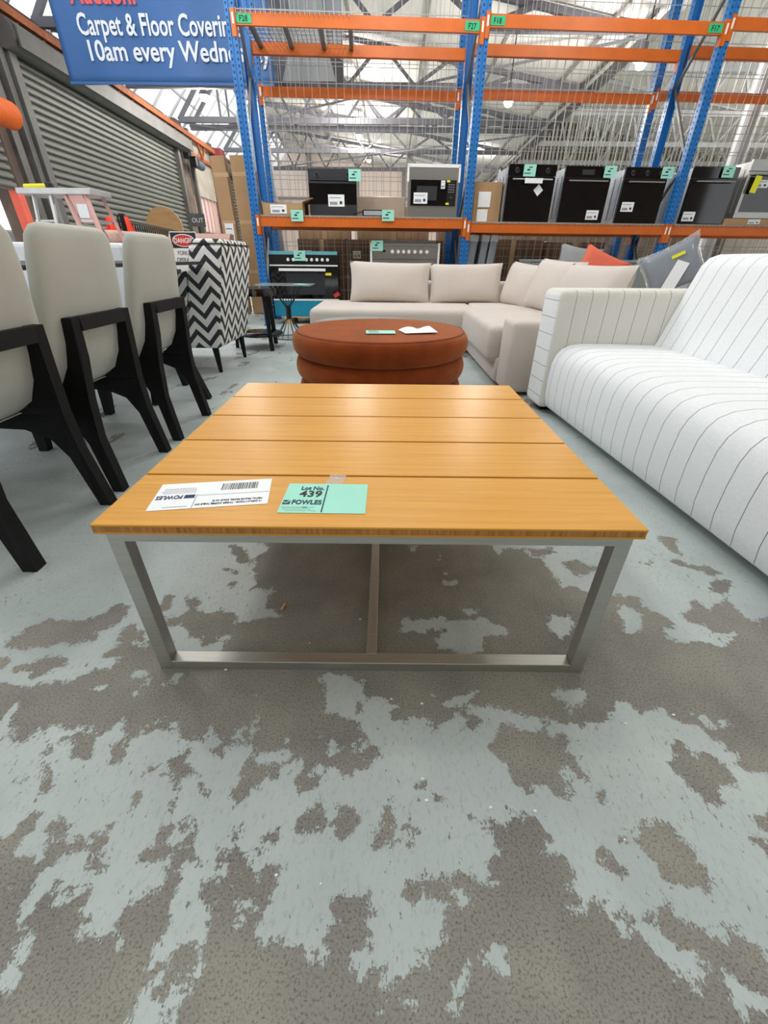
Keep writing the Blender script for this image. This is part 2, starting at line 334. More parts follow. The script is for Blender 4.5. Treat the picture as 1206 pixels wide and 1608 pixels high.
# ================================================================ THE BUILDING
POLY = """B -914,676 -919,709 -905,740 -875,766 -828,770 -768,771 -737,794 -723,829 -690,822 -679,794 -687,750 -717,732 -705,698 -743,704 -751,685 -796,690 -828,677 -881,673
B -924,651 -870,646 -864,625 -884,602
B -814,643 -778,656 -745,644 -733,627 -765,609 -786,592 -803,609 -845,614 -845,625
B -959,548 -843,574 -796,573 -754,581 -698,588 -665,610 -642,621 -609,637 -633,653 -660,656 -657,673 -646,689 -663,736 -640,758 -579,690 -576,716 -585,751 -627,799 -610,835 -600,864 -581,860 -574,819 -592,784 -587,755 -562,748 -580,788 -535,781 -520,812 -550,844 -544,865 -507,837 -502,809 -456,794 -429,813 -396,798 -383,765 -335,773 -314,777 -267,789 -288,808 -313,819 -324,864 -309,886 -369,898 -406,1035 -366,1092 -415,1121 -426,1380 -294,1663 275,1676 348,1140 369,1075 411,1105 415,1104 456,1099 470,1053 501,1043 515,985 516,912 557,922 585,900 621,883 676,883 714,875 718,825 750,810 762,772 721,749 718,725 753,711 781,722 809,715 821,702 845,706 847,740 835,773 800,780 802,810 847,827 850,860 877,865 888,827 953,861 971,853 965,797 997,793 1033,806 1212,827 805,379 718,405 698,408 679,410 674,425 682,441 677,458 658,462 643,497 623,501 603,520 600,537 559,529 548,517 530,543 504,551 484,523 459,509 441,506 418,495 392,497 371,499 358,510 343,512 340,498 317,507 268,526 269,527 236,532 224,539 182,533 176,521 208,503 196,489 162,491 178,507 159,528 139,507 120,493 105,480 87,511 42,501 21,506 17,524 37,534 12,539 8,549 -22,556 -51,510 -43,478 -30,465 -61,436 -52,425 -37,445 -11,449 -4,433 -28,421 -24,406 -46,395 -70,398 -91,409 -102,405 -100,387 -113,371 -158,370 -226,370 -254,369 -260,389 -255,411 -253,447 -273,459 -295,450 -306,422 -329,442 -321,454 -340,484 -353,460 -366,452 -399,462 -421,492 -459,474 -482,461 -497,450 -507,469 -531,504 -538,495 -547,473 -556,466 -577,473 -583,490 -610,492 -627,479 -638,483 -665,485 -683,479 -689,467 -680,453 -704,446 -721,452 -737,475 -749,477 -759,502 -759,530 -776,523 -778,493 -866,449
P -557,589 -567,617 -535,612 -517,590 -534,590 -551,595
P -632,565 -612,578 -611,567
P -540,555 -537,576 -526,574 -529,561
P -484,585 -472,610 -451,607 -459,590
P -618,696 -604,709 -576,683 -595,680
P -582,751 -523,752 -490,738 -479,711 -453,711 -440,692 -404,692 -413,719 -383,716 -390,679 -382,664 -421,666 -440,651 -508,647 -530,684 -563,717
P -303,482 -261,498 -255,476 -289,469
P -478,482 -455,505 -448,496 -471,480
P 42,738 52,785 84,771 97,790 123,775 159,794 195,776 229,780 254,792 289,774 322,749 291,721 252,727 246,694 214,663 181,674 142,692 129,719 158,740 176,754 126,743 104,739
P 211,826 262,819 262,803 223,807
P 176,939 219,935 197,916 176,920
P 178,987 209,978 185,968
P 80,1111 119,1112 89,1071
P 180,1061 192,1024 184,1008
P -151,611 -89,611 -50,598 -39,563 -58,505 -75,505 -112,521 -128,542 -120,568
P -244,437 -194,431 -191,419 -210,413 -239,419
P -114,469 -93,467 -86,444 -67,436 -89,430 -103,426 -99,444
P -199,453 -188,462 -175,435 -183,427
P -278,561 -264,553 -269,546
P 109,562 129,540 203,574 212,569 151,534 125,538
P -194,390 -179,416 -143,426 -146,408 -162,394 -160,362 -201,362 -221,379 -208,404
P -136,397 -123,418 -110,420 -114,405 -133,379
P -102,405 -91,409 -70,394 -46,391 -44,363 -108,362 -96,391
P 430,786 451,798 492,798 511,776 489,761 468,728 445,731 428,753
P 651,845 669,857 677,837 694,813 685,774 653,755 642,745 616,748 627,777 620,785
P 382,573 396,581 445,571 452,550 421,547 398,522 392,542 379,552
P 653,520 676,513 681,502 709,516 714,495 677,486 666,499
P 844,744 902,748 874,716 845,706
B 557,1027 602,1039 658,1013 692,1029 713,1009 678,982 652,997 606,966 575,971
B 472,1093 557,1106 556,1083 484,1053
B 949,1188 1001,1163 964,1078 943,1089 935,1149
B 896,1043 951,1055 951,1023 1012,1013 1027,983 1001,967 968,997
B 975,947 1036,953 1022,925 968,883 937,900
B 811,1037 855,1043 833,1016
B 586,468 598,459 593,445 622,445 644,429 652,406 650,386 648,383 617,390 610,368 593,348 577,358 559,379 544,411 548,424 565,440
B 262,499 222,468 209,447 222,431 240,414 240,383 260,371 273,378 301,380 318,362 344,380 343,406 339,403 350,418 357,394 372,392 375,430 352,434 362,451 360,478 341,474 328,487 292,482 261,498
B 440,327 466,329 484,322 493,306 503,289 505,270 519,246 506,246 496,237 477,242 460,246 440,245 431,258 425,280 427,300
B 347,281 359,284 375,275 384,262 364,258 345,268
B 398,319 413,318 413,296 396,297
B 385,373 399,374 402,363 388,353 379,358
B 643,336 687,342 654,302 638,320
B 613,302 650,296 620,260 614,273
B 364,206 387,209 387,202 366,198
B 538,143 526,160 529,179 519,185 513,199 490,199 481,191 459,190 459,176 445,187 433,207 430,223 419,227 393,213 403,187 410,174 422,170 447,162 443,154 423,152 411,142 395,144 386,163 374,174 363,186 357,204 339,212 344,197 327,213 329,218 317,226 301,212 286,213 296,227 287,239 306,252 292,271 262,284 270,296 284,293 274,311 274,332 259,342 244,330 220,335 212,311 179,323 155,328 164,317 187,311 182,280 168,269 173,238 158,238 145,250 125,253 98,245 73,245 64,255 53,244 34,237 37,230 74,225 92,218 100,203 86,189 86,176 66,170 62,158 54,166 51,152 36,150 31,141 19,141 14,130 3,139 11,150 -9,149 -23,150 -40,152 -37,161 -24,175 -9,182 -13,195 -4,206 -17,222 -30,227 -61,229 -76,217 -64,199 -87,186 -66,159 -104,163 -111,171 -116,169 -135,177 -160,181 -174,191 -173,211 -164,223 -166,245 -156,258 -179,258 -193,248 -192,245 -205,263 -238,282 -254,279 -254,260 -221,250 -224,240 -245,245 -275,238 -274,227 -260,215 -246,206 -254,193 -244,182 -272,172 -278,164 -299,154 -308,150 -308,173 -307,190 -311,220 -312,265 -320,276 -338,265 -327,239 -350,234 -349,219 -367,212 -372,199 -377,181 -395,188 -400,181 -424,177 -412,196 -430,210 -431,226 -447,237 -478,230 -489,233 -501,223 -515,225 -506,200 -501,186 -518,200 -523,223 -516,245 -513,263 -493,274 -508,291 -525,296 -515,302 -532,322 -550,308 -543,302 -529,263 -544,260 -559,282 -571,271 -577,296 -573,305 -577,331 -598,332 -605,310 -603,299 -619,293 -740,290 -502,40 523,45
P -501,124 -478,132 -479,156 -479,164 -488,162 -479,188 -494,178 -500,160 -493,156 -498,141 -511,137
P -301,96 -308,122 -311,138 -289,144 -275,157 -279,148 -289,138 -282,129 -265,147 -261,137 -262,122 -257,96
P -364,167 -353,187 -352,179 -361,166
P -550,230 -555,245 -541,250 -546,237
P -482,214 -470,223 -453,227 -457,214
P -243,144 -243,155 -227,155 -228,150
P -217,207 -214,217 -193,215 -209,211 -205,192
P -247,213 -233,213 -239,210
P 110,237 125,239 135,216 127,211 118,223
P 147,169 160,180 178,169 172,154 148,161
P 106,143 117,154 123,147 109,131 104,132
P 78,116 92,122 94,112 79,113
P -1,124 10,124 3,119
P 34,127 48,126 38,119
P -41,135 -25,146 -22,140
P 457,160 466,160 470,150 480,146 479,139 497,124 492,117 468,124 462,115 462,131
B -9,284 -6,313 15,350 21,338 18,287
B -139,308 -139,327 -110,349 -90,337 -94,309
B -87,343 -40,343 -35,321 -54,297 -75,300
B 36,316 64,310 50,306
B 29,295 49,294 49,291 29,291
B -196,285 -168,314 -178,266
B 58,385 112,361 97,358
B -627,459 -602,472 -575,471 -557,454 -553,420 -585,427
B -524,440 -515,452 -486,436 -489,420 -494,407 -511,413
B -406,388 -402,414 -365,450 -365,429 -360,406 -346,392 -378,386
B -433,396 -407,415 -424,400
B -682,478 -675,478 -591,366 -599,366
B -666,386 -631,388 -627,383 -663,382
B -478,977 -439,978 -442,943
B -465,910 -434,920 -435,902
B -510,1107 -453,1090 -427,1035 -404,1025 -396,999 -444,1013 -484,1056
B -457,283 -458,300 -449,312 -445,294 -450,280
B -454,261 -436,279 -426,256
B -378,264 -356,281 -360,298 -356,319 -330,316 -308,331 -309,307 -343,307 -344,292 -314,287 -311,295 -278,262 -283,260 -314,278 -339,267 -359,267
B -254,302 -231,317 -224,305 -234,290
B -500,280 -489,294 -474,303 -468,304 -479,278
B -259,348 -257,404 -235,404 -228,379 -247,346
B -328,385 -308,368 -309,351
B -429,329 -432,363 -426,360 -424,327
B -366,334 -364,371 -358,369 -363,334"""
def floor_field(P):
    F = np.full(len(P), 0.06)
    for l in POLY.strip().split('\n'):
        k, rest = l.split(' ', 1)
        v = np.array([[float(c) for c in t.split(',')] for t in rest.split()]) / 1000.0
        lo = v.min(0) - 0.08; hi = v.max(0) + 0.08
        idx = np.where((P[:, 0] > lo[0]) & (P[:, 0] < hi[0]) & (P[:, 1] > lo[1]) & (P[:, 1] < hi[1]))[0]
        if not len(idx): continue
        q = P[idx]; d = np.full(len(q), 1e9); ins = np.zeros(len(q), bool)
        for a, b in zip(v, np.roll(v, -1, 0)):
            e = b - a; w = q - a; t = np.clip((w @ e) / max(e @ e, 1e-12), 0, 1)
            d = np.minimum(d, ((w - t[:, None] * e) ** 2).sum(1))
            c = (a[1] > q[:, 1]) != (b[1] > q[:, 1])
            if abs(b[1] - a[1]) > 1e-9:
                xi = (b[0] - a[0]) * (q[:, 1] - a[1]) / (b[1] - a[1]) + a[0]
                ins ^= c & (q[:, 0] < xi)
        sd = np.sqrt(d) * np.where(ins, 1, -1)
        cur = F[idx]
        F[idx] = np.minimum(cur, -sd) if k == 'B' else np.maximum(cur, sd)
    return np.clip(F, -0.06, 0.06)
def make_floor():
    x0, x1, y0, y1, st = -1.7, 2.0, -0.1, 2.1, 0.009
    nx = int(round((x1 - x0) / st)); ny = int(round((y1 - y0) / st))
    xs = np.linspace(x0, x1, nx + 1); ys = np.linspace(y0, y1, ny + 1)
    X, Y = np.meshgrid(xs, ys); P = np.stack([X.ravel(), Y.ravel()], 1)
    fld = floor_field(P)
    far = np.clip((P[:, 1] - 1.75) / 0.3, 0, 1)
    far = np.maximum(far, np.clip((P[:, 0] - 1.5) / 0.3, 0, 1)); far = np.maximum(far, np.clip((-1.35 - P[:, 0]) / 0.3, 0, 1))
    V = np.zeros((len(P), 3)); V[:, :2] = P
    i = np.arange(ny)[:, None] * (nx + 1) + np.arange(nx)[None, :]
    Fc = np.stack([i, i + 1, i + nx + 2, i + nx + 1], -1).reshape(-1, 4)
    n = len(V)
    ex = np.array([[-14, -3], [18, -3], [18, 30], [-14, 30], [x0, y0], [x1, y0], [x1, y1], [x0, y1]], float)
    V = np.vstack([V, np.hstack([ex, np.zeros((8, 1))])])
    Fo = np.array([[0, 1, 5, 4], [1, 2, 6, 5], [2, 3, 7, 6], [3, 0, 4, 7]]) + n
    faces = np.vstack([Fc, Fo])
    me = bpy.data.meshes.new('floor'); me.from_pydata(V.tolist(), [], faces.tolist())
    a = me.attributes.new('paint', 'FLOAT', 'POINT'); a.data.foreach_set('value', np.concatenate([fld, np.full(8, 0.05)]))
    a = me.attributes.new('far', 'FLOAT', 'POINT'); a.data.foreach_set('value', np.concatenate([far, np.ones(8)]))
    m = bpy.data.materials.new('worn_painted_concrete'); m.use_nodes = True; nt = m.node_tree; L = nt.links; b = nt.nodes['Principled BSDF']
    tc = N(nt, 'ShaderNodeTexCoord')
    def noise(sc, det=5, vec=None, rough=0.55):
        n = N(nt, 'ShaderNodeTexNoise'); n.inputs['Scale'].default_value = sc; n.inputs['Detail'].default_value = det; n.inputs['Roughness'].default_value = rough
        L.new(vec or tc.outputs['Object'], n.inputs['Vector']); return n.outputs['Fac']
    pa = N(nt, 'ShaderNodeAttribute', attribute_name='paint'); fa = N(nt, 'ShaderNodeAttribute', attribute_name='far')
    mpn = N(nt, 'ShaderNodeMapping'); L.new(tc.outputs['Object'], mpn.inputs[0]); mpn.inputs['Rotation'].default_value = (0, 0, R(-30)); mpn.inputs['Scale'].default_value = (2.2, 1, 1)
    M2 = lambda op, x, y=None, z=None: math_node(nt, op, x, y, z)
    n1 = M2('MULTIPLY', M2('SUBTRACT', noise(34, 10, rough=0.7), 0.5), 0.085)
    n2 = M2('MULTIPLY', M2('SUBTRACT', noise(140, 5, mpn.outputs[0], 0.7), 0.5), 0.035)
    spot = M2('MULTIPLY', M2('GREATER_THAN', noise(45, 5, mpn.outputs[0], 0.7), M2('SUBTRACT', 0.78, M2('MULTIPLY', noise(4, 3), 0.26))), -0.15)       # chips out of the paint
    spot2 = M2('MULTIPLY', M2('GREATER_THAN', noise(38, 3, None, 0.6), 0.76), 0.2)       # crumbs of paint left behind
    farf = M2('MULTIPLY', fa.outputs['Fac'], M2('SUBTRACT', M2('MULTIPLY', M2('SUBTRACT', 0.55, noise(2.6, 6, mpn.outputs[0], 0.62)), 0.5), 0.02))
    f = M2('ADD', M2('ADD', M2('ADD', M2('ADD', pa.outputs['Fac'], n1), n2), M2('ADD', spot, spot2)), farf)
    k = N(nt, 'ShaderNodeMapRange'); k.inputs[1].default_value = -0.0012; k.inputs[2].default_value = 0.0012; L.new(f, k.inputs[0])
    # bare concrete
    cr = N(nt, 'ShaderNodeValToRGB'); L.new(noise(5, 6), cr.inputs[0])
    e = cr.color_ramp.elements; e[0].position = 0.3; e[0].color = lin('#7e7d76'); e[1].position = 0.72; e[1].color = lin('#9b988d')
    ag = N(nt, 'ShaderNodeValToRGB'); L.new(noise(260, 3, None, 0.7), ag.inputs[0]); e = ag.color_ramp.elements
    e[0].position = 0.32; e[0].color = lin('#a09c98'); e[1].position = 0.5; e[1].color = (1, 1, 1, 1); x = e.new(0.66); x.color = (1, 1, 1, 1); x = e.new(0.76); x.color = (1.4, 1.36, 1.3, 1)
    mul = N(nt, 'ShaderNodeMix', data_type='RGBA', blend_type='MULTIPLY'); mul.inputs[0].default_value = 0.9; L.new(cr.outputs[0], mul.inputs[6]); L.new(ag.outputs[0], mul.inputs[7])
    # paint coat, scuffed
    pr = N(nt, 'ShaderNodeValToRGB'); L.new(noise(3.5, 7), pr.inputs[0]); e = pr.color_ramp.elements
    e[0].position = 0.3; e[0].color = lin('#a8b2b0'); e[1].position = 0.75; e[1].color = lin('#bfc8c5')
    sc = N(nt, 'ShaderNodeValToRGB'); L.new(noise(60, 6, mpn.outputs[0], 0.75), sc.inputs[0]); e = sc.color_ramp.elements
    e[0].position = 0.3; e[0].color = (0.66, 0.66, 0.66, 1); e[1].position = 0.47; e[1].color = (1, 1, 1, 1)
    mul2 = N(nt, 'ShaderNodeMix', data_type='RGBA', blend_type='MULTIPLY'); mul2.inputs[0].default_value = 0.8; L.new(pr.outputs[0], mul2.inputs[6]); L.new(sc.outputs[0], mul2.inputs[7])
    mx = N(nt, 'ShaderNodeMix', data_type='RGBA'); L.new(k.outputs[0], mx.inputs[0]); L.new(mul.outputs[2], mx.inputs[6]); L.new(mul2.outputs[2], mx.inputs[7])
    L.new(mx.outputs[2], b.inputs['Base Color'])
    rg = N(nt, 'ShaderNodeMapRange'); L.new(k.outputs[0], rg.inputs[0]); rg.inputs[3].default_value = 0.85; rg.inputs[4].default_value = 0.5; L.new(rg.outputs[0], b.inputs['Roughness'])
    hgt = M2('ADD', M2('MULTIPLY', k.outputs[0], 1.0), M2('MULTIPLY', M2('MULTIPLY', noise(170, 3), 0.8), M2('SUBTRACT', 1.0, k.outputs[0])))
    bp = N(nt, 'ShaderNodeBump'); bp.inputs['Strength'].default_value = 0.6; bp.inputs['Distance'].default_value = 0.0012; L.new(hgt, bp.inputs['Height']); L.new(bp.outputs[0], b.inputs['Normal'])
    me.materials.append(m)
    o = bpy.data.objects.new('floor', me); COL.objects.link(o); o['kind'] = 'structure'
make_floor()
struct('ground', B().ab((-60, -40, -0.30), (-14, 70, -0.02)), 'ground')

# --- left wall: local x runs along the wall (depth), local y outwards, z up
LW = dict(loc=(-5.2, 0, 0)); WR = R(92.153)
def lw(name, b, m, **kw):
    return struct(name, b, m, loc=(-5.2, 0, 0), rot=(0, 0, WR), **kw)
b = B()
b.ab((7.78, 0.0, 0), (8.45, 0.35, 4.0))                      # pier between the two roller doors
b.ab((15.05, 0.0, 0), (15.5, 0.30, 4.0)); b.ab((17.9, 0.0, 0), (18.15, 0.3, 4.0))
b.ab((-8, 0.1, 3.3), (7.78, 0.35, 4.0)); b.ab((8.45, 0.12, 3.35), (15.05, 0.35, 4.0))
b.ab((18.15, 0.1, 3.4), (27, 0.35, 4.0)); b.ab((21.5, 0.1, 0), (27, 0.35, 3.4)); b.ab((15.5, 0.1, 0), (17.9, 0.3, 1.5))
lw('wall_left', b, 'dirty')
pan = lw('trim_1', B().ab((15.5, 0.05, 2.42), (17.9, 0.22, 3.95), 0.01), 'concrete')
lw('window_1', B().ab((15.5, 0.12, 1.5), (17.9, 0.15, 2.42)), 'glaze_wall')
wf = B()
for i in range(7): wf.ab((15.5 + i * 0.385, 0.07, 1.5), (15.53 + i * 0.385, 0.12, 2.42))
lw('window_2', wf, 'pink')
# steel guide columns
gl = B(); gl.ab((8.2, -0.10, 0), (8.32, 0.02, 3.5)).ab((8.36, -0.14, 0), (8.52, -0.02, 3.45)).ab((7.95, -0.06, 0), (8.1, 0.02, 4.0))
lw('trim_2', gl, 'shutter_frame')
gr = B(); gr.ab((14.5, -0.12, 0), (14.66, 0.0, 3.45)).ab((15.6, -0.1, 0), (15.75, 0.0, 3.9)).ab((18.0, -0.12, 0), (18.25, 0.02, 3.9))
lw('trim_3', gr, 'shutter_frame')
lw('trim_4', B().ab((7.66, -0.02, 0), (7.8, 0.1, 1.62)), 'jamb')
# one roller-shutter slat, 10 cm high, curved proud and hooked at the joint
def slat_mesh(length):
    b = B(); prof = [(0.012, 0.0), (0.012, 0.016), (-0.030, 0.034), (-0.036, 0.048), (-0.036, 0.076), (-0.028, 0.09), (0.012, 0.098), (0.012, 0.1)]
    for (y0, z0), (y1, z1) in zip(prof, prof[1:]):
        b.quad((0, y0, z0), (length, y0, z0), (length, y1, z1), (0, y1, z1))
    bmesh.ops.remove_doubles(b.bm, verts=b.bm.verts, dist=0.0001)
    return b
def shutter(name, x0, x1, z0, z1):
    d = lw(name, B().ab((x0, 0.03, z0), (x1, 0.045, z1)), 'shutter_frame')
    n = int((z1 - z0) / 0.1); first = None
    for i in range(n):
        if first is None: first = obj('slat', slat_mesh(x1 - x0), 'shutter', d, loc=(x0, 0.01, z0))
        else: share('slat', first, d, (x0, 0.01, z0 + i * 0.1))
    return d
d1 = shutter('door_1', 8.5, 14.55, 0.0, 3.4)
drum = B(); drum.cyl((8.3, -0.16, 3.44), (15.1, -0.16, 3.44), 0.17, 20)
obj('roller_drum', drum, 'shutter_frame', d1, smooth=True)
obj('drum_hood', B().prism([(-0.36, 3.30), (-0.36, 3.52), (-0.2, 3.63), (0.03, 3.63), (0.03, 3.6), (-0.18, 3.6), (-0.33, 3.5), (-0.33, 3.30)], 8.35, 15.05, 0), 'shutter_frame', d1)
d2 = shutter('door_2', 5.6, 7.7, 1.62, 3.3)
d3 = shutter('door_3', 18.25, 21.5, 0.0, 3.4)
obj('roller_drum', B().cyl((18.2, -0.16, 3.5), (21.5, -0.16, 3.5), 0.16, 16), 'shutter_frame', d3, smooth=True)
# rusty lattice girder above the doors
g = thing('lattice_girder', 'rusty orange lattice girder running above the big roller shutter', 'girder', (-5.2, 0, 0), WR)
obj('top_chord', B().ab((6.0, -0.2, 3.68), (17.9, -0.08, 3.78)), 'rust', g)
obj('bottom_chord', B().ab((6.0, -0.06, 3.34), (17.9, 0.0, 3.42)), 'rust', g)
x = 6.2; br0 = None
while x < 17.5:
    for s in (-1, 1):
        bb = B().bar((0, 0, -0.14), (s * 0.3, 0, 0.17), 0.06, 0.04)
        obj('brace', bb, 'rust', g, loc=(x, -0.12, 3.5))
    x += 1.15
mo = thing('shutter_motor', 'small blue-grey electric motor at the far end of the big shutter drum', 'motor', (-5.2, 0, 0), WR)
obj('bracket', B().ab((15.05, -0.2, 3.15), (15.15, -0.05, 3.6)), 'black', mo)
obj('motor_body', B().cyl((15.2, -0.3, 3.08), (15.75, -0.3, 3.08), 0.11, 14), 'motor', mo, smooth=True)
obj('gear_case', B().ab((15.0, -0.42, 2.95), (15.25, -0.2, 3.2), 0.03), 'black', mo)
rb = thing('shutter_switch_box', 'dull red steel box high on the wall beside the concrete panel', 'box', (-5.2, 0, 0), WR)
obj('case', B().ab((17.75, -0.4, 3.25), (18.2, -0.1, 3.85), 0.03), 'redbox', rb)
obj('cable_gland', B().cyl((17.97, -0.25, 3.12), (17.97, -0.25, 3.25), 0.05, 10), 'black', rb)
od = thing('ribbed_orange_drum', 'ribbed orange plastic cylinder at the far left beside the door pier', 'cylinder', (-5.2, 0, 0), WR)
prof = []
for i in range(33):
    prof.append((0.15 + 0.008 * math.cos(i * math.pi), i / 32 * 0.8))
bb = B().lathe([(0, 0)] + prof + [(0, 0.8)], n=24)
obj('drum_shell', bb, 'orange_plastic', od, smooth=True, loc=(6.86, -0.3, 2.44), rot=(0, R(90), 0))
obj('chain', B().cyl((7.3, -0.3, 2.6), (7.3, -0.3, 3.4), 0.012, 6), 'black', od)
# outside: a pale tree line and a long white trailer seen through the open door
tr = thing('hedge', 'pale washed-out tree seen through the open doorway at far left', 'tree', (-13.5, 11.5, -0.05))
bb = B()
for i in range(60):
    q = bmesh.ops.create_icosphere(bb.bm, subdivisions=1, radius=random.uniform(0.25, 0.5))
    bmesh.ops.translate(bb.bm, vec=Vector((random.gauss(0, 0.8), random.gauss(0, 1.4), random.uniform(1.0, 3.6))), verts=q['verts'])
obj('crown', bb, 'tree', tr); obj('trunk', B().cyl((0, 0, 0), (0, 0, 1.6), 0.16, 10), 'rod', tr)
tl = thing('white_trailer', 'low white trailer with red and yellow rear strip outside the open doorway', 'trailer', (-8.6, 9.4, -0.02))
obj('trailer_body', B().ab((-1.2, -2.5, 0.62), (1.2, 2.5, 1.25), 0.04), 'white', tl)
obj('red_strip', B().ab((1.2, -2.5, 0.66), (1.215, 2.5, 0.76)), 'red', tl); obj('yellow_strip', B().ab((1.2, -2.5, 0.56), (1.215, 2.5, 0.655)), 'yellow', tl)
for yy in (-1.4, 1.4):
    obj('wheel', B().cyl((1.05, yy, 0.33), (1.25, yy, 0.33), 0.33, 20), 'black', tl)

# --- other walls (end wall, right wall)
b = B(); b.ab((-6.4, 27.0, 0), (5.1, 27.2, 5.4))
struct('wall_back', b, 'endwall')
cb = B()
for xx in (-4.0, -1.6, 0.75, 3.0): cb.ab((xx, 26.8, 0), (xx + 0.16, 27.0, 5.2))
for zz in (2.2, 3.4): cb.ab((-6.3, 26.9, zz), (5.0, 26.98, zz + 0.1))
struct('trim_5', cb, 'seam_grey')
rbm = B(); rbm.ab((4.6, 22.0, 0), (15, 22.1, 5.9)); struct('wall_back_right', rbm, 'dirty')
rr = B()
for i in range(69): rr.ab((4.6 + i * 0.15, 21.92, 2.6), (4.68 + i * 0.15, 22.0, 5.6))
struct('trim_6', rr, 'rib')
struct('wall_right', B().ab((15, -3, 0), (15.2, 27, 5)), 'rib')

# --- saw-tooth roof, covering everything in view (the bay over the showroom, 1 to 9 m, is left open at left to let sky light in)
Y0, Y1 = 9.2, 27.2
def val(y): return 3.9 + 0.045 * y
GL = B(); GL.quad((-5.75, Y0, 4.0), (-6.35, Y1, 4.0), (-4.9, Y1, 5.35), (-4.45, Y0, 5.35))
struct('ceiling_glazing', GL, 'glaze')
gb = B()
for i in range(22):
    y = Y0 + i * 0.98
    xa = -5.78 - 0.029 * (y - Y0); gb.bar((xa + 0.03, y, 3.98), (xa + 1.33, y, 5.33), 0.05)
for t in (0.0, 0.33, 0.66, 1.0):
    gb.bar((-5.72 + 1.27 * t, Y0, 3.97 + 1.35 * t), (-6.30 + 1.4 * t, Y1, 3.97 + 1.35 * t), 0.05)
struct('trim_7', gb, 'truss_white')
def rz1(x, y):   # underside of the lined roof
    xv = val(y); return 5.35 - (x + 4.45) / (xv + 4.45) * 1.35
CE = B(); CE.quad((-4.45, Y0, 5.36), (-4.9, Y1, 5.36), (val(Y1), Y1, 4.02), (val(Y0), Y0, 4.02))
struct('ceiling', CE, 'ceil')
sm = B()
for i in range(6):
    t = (i + 0.5) / 6
    sm.bar((-4.45 + t * (val(Y0) + 4.45), Y0, 5.33 - t * 1.35), (-4.9 + t * (val(Y1) + 4.9), Y1, 5.33 - t * 1.35), 0.05, 0.05)
struct('trim_8', sm, 'seam_grey')
gt = B(); gt.bar((val(Y0) - .03, Y0, 3.98), (val(Y1) - .03, Y1, 3.98), 0.14, 0.12); gt.bar((val(Y0) - .3, Y0, 4.0), (val(Y1) - .3, Y1, 4.0), 0.05)
struct('trim_9', gt, 'galv')
C2 = B(); C2.quad((val(Y0) + .1, Y0, 4.02), (val(Y1) + .1, Y1, 4.02), (val(Y1) + 1.3, Y1, 5.6), (val(Y0) + 1.3, Y0, 5.6))
struct('ceiling_cladding_right', C2, 'rib')
C3 = B(); C3.quad((val(Y0) + 1.3, Y0, 5.6), (val(Y1) + 1.3, Y1, 5.6), (15.1, Y1, 4.2), (15.1, Y0, 4.2))
struct('ceiling_right', C3, 'ceil')

NR = B(); NR.ab((-6.2, -8.0, 4.5), (15.2, 1.0, 4.6))
NR.ab((1.7, 1.0, 4.5), (15.2, 9.1, 4.6))
struct('ceiling_light_block', NR, 'ceil')  # unseen roof slabs, placed to dim the foreground and keep light from the left
struct('wall_near', B().ab((-6.2, -8.2, 0), (15.2, -8.0, 4.6)), 'dirty')
def truss(y, label, mt='truss', x0=-5.7, x1=None, bays=7, dz=0.0):
    x1 = x1 if x1 is not None else val(y) - 0.2
    t = thing('roof_truss', label, 'truss', (0, y, 0))
    zb = 4.0 + dz
    obj('bottom_chord', B().ab((x0, -0.05, zb - 0.07), (x1, 0.05, zb + 0.05)), mt, t)
    top = lambda x: (rz1(x, y) - 0.06) if x > -4.5 else 5.30 - (-4.5 - x) * 1.1
    if x0 > 0: top = lambda x: 5.5 - max(0, (x - x0 - 1.3)) * 0.14 - max(0, (x0 + 1.3 - x)) * 1.0
    ridge = -4.55 if x0 < 0 else x0 + 1.3
    tc = B(); tc.bar((x0, 0, top(x0)), (ridge, 0, top(ridge)), 0.07, 0.09); tc.bar((ridge, 0, top(ridge)), (x1, 0, top(x1)), 0.07, 0.09)
    obj('top_chord', tc, mt, t)
    n = bays; xs = [ridge + (x1 - ridge) * i / n for i in range(n + 1)]
    for i in range(n):
        a, c = xs[i], xs[i + 1]; mid = (a + c) / 2
        obj('brace', B().bar((a, 0.03, top(a)), (mid, 0.03, zb), 0.05, 0.06), mt, t)
        obj('brace', B().bar((mid, -0.03, zb), (c, -0.03, top(c)), 0.05, 0.06), mt, t)
    obj('brace', B().bar((ridge, 0, zb), (ridge, 0, top(ridge)), 0.05), mt, t)
    return t
words = ['nearest', 'second', 'third', 'fourth', 'fifth', 'sixth', 'seventh']
for i, (y, bays) in enumerate([(8.15, 6), (9.75, 5), (12.5, 6), (15.2, 5), (16.0, 7), (18.9, 6), (22.3, 7)]):
    truss(y, 'grey steel roof truss over the warehouse, %s row from the camera' % words[i], bays=bays)
for i, y in enumerate([8.6, 11.3, 14.2, 17.5, 20.5]):
    truss(y, 'pale painted truss right of the roof gutter, %s row from the racks' % words[i], 'truss_white', x0=val(y) + 0.15, x1=14.8, bays=7)
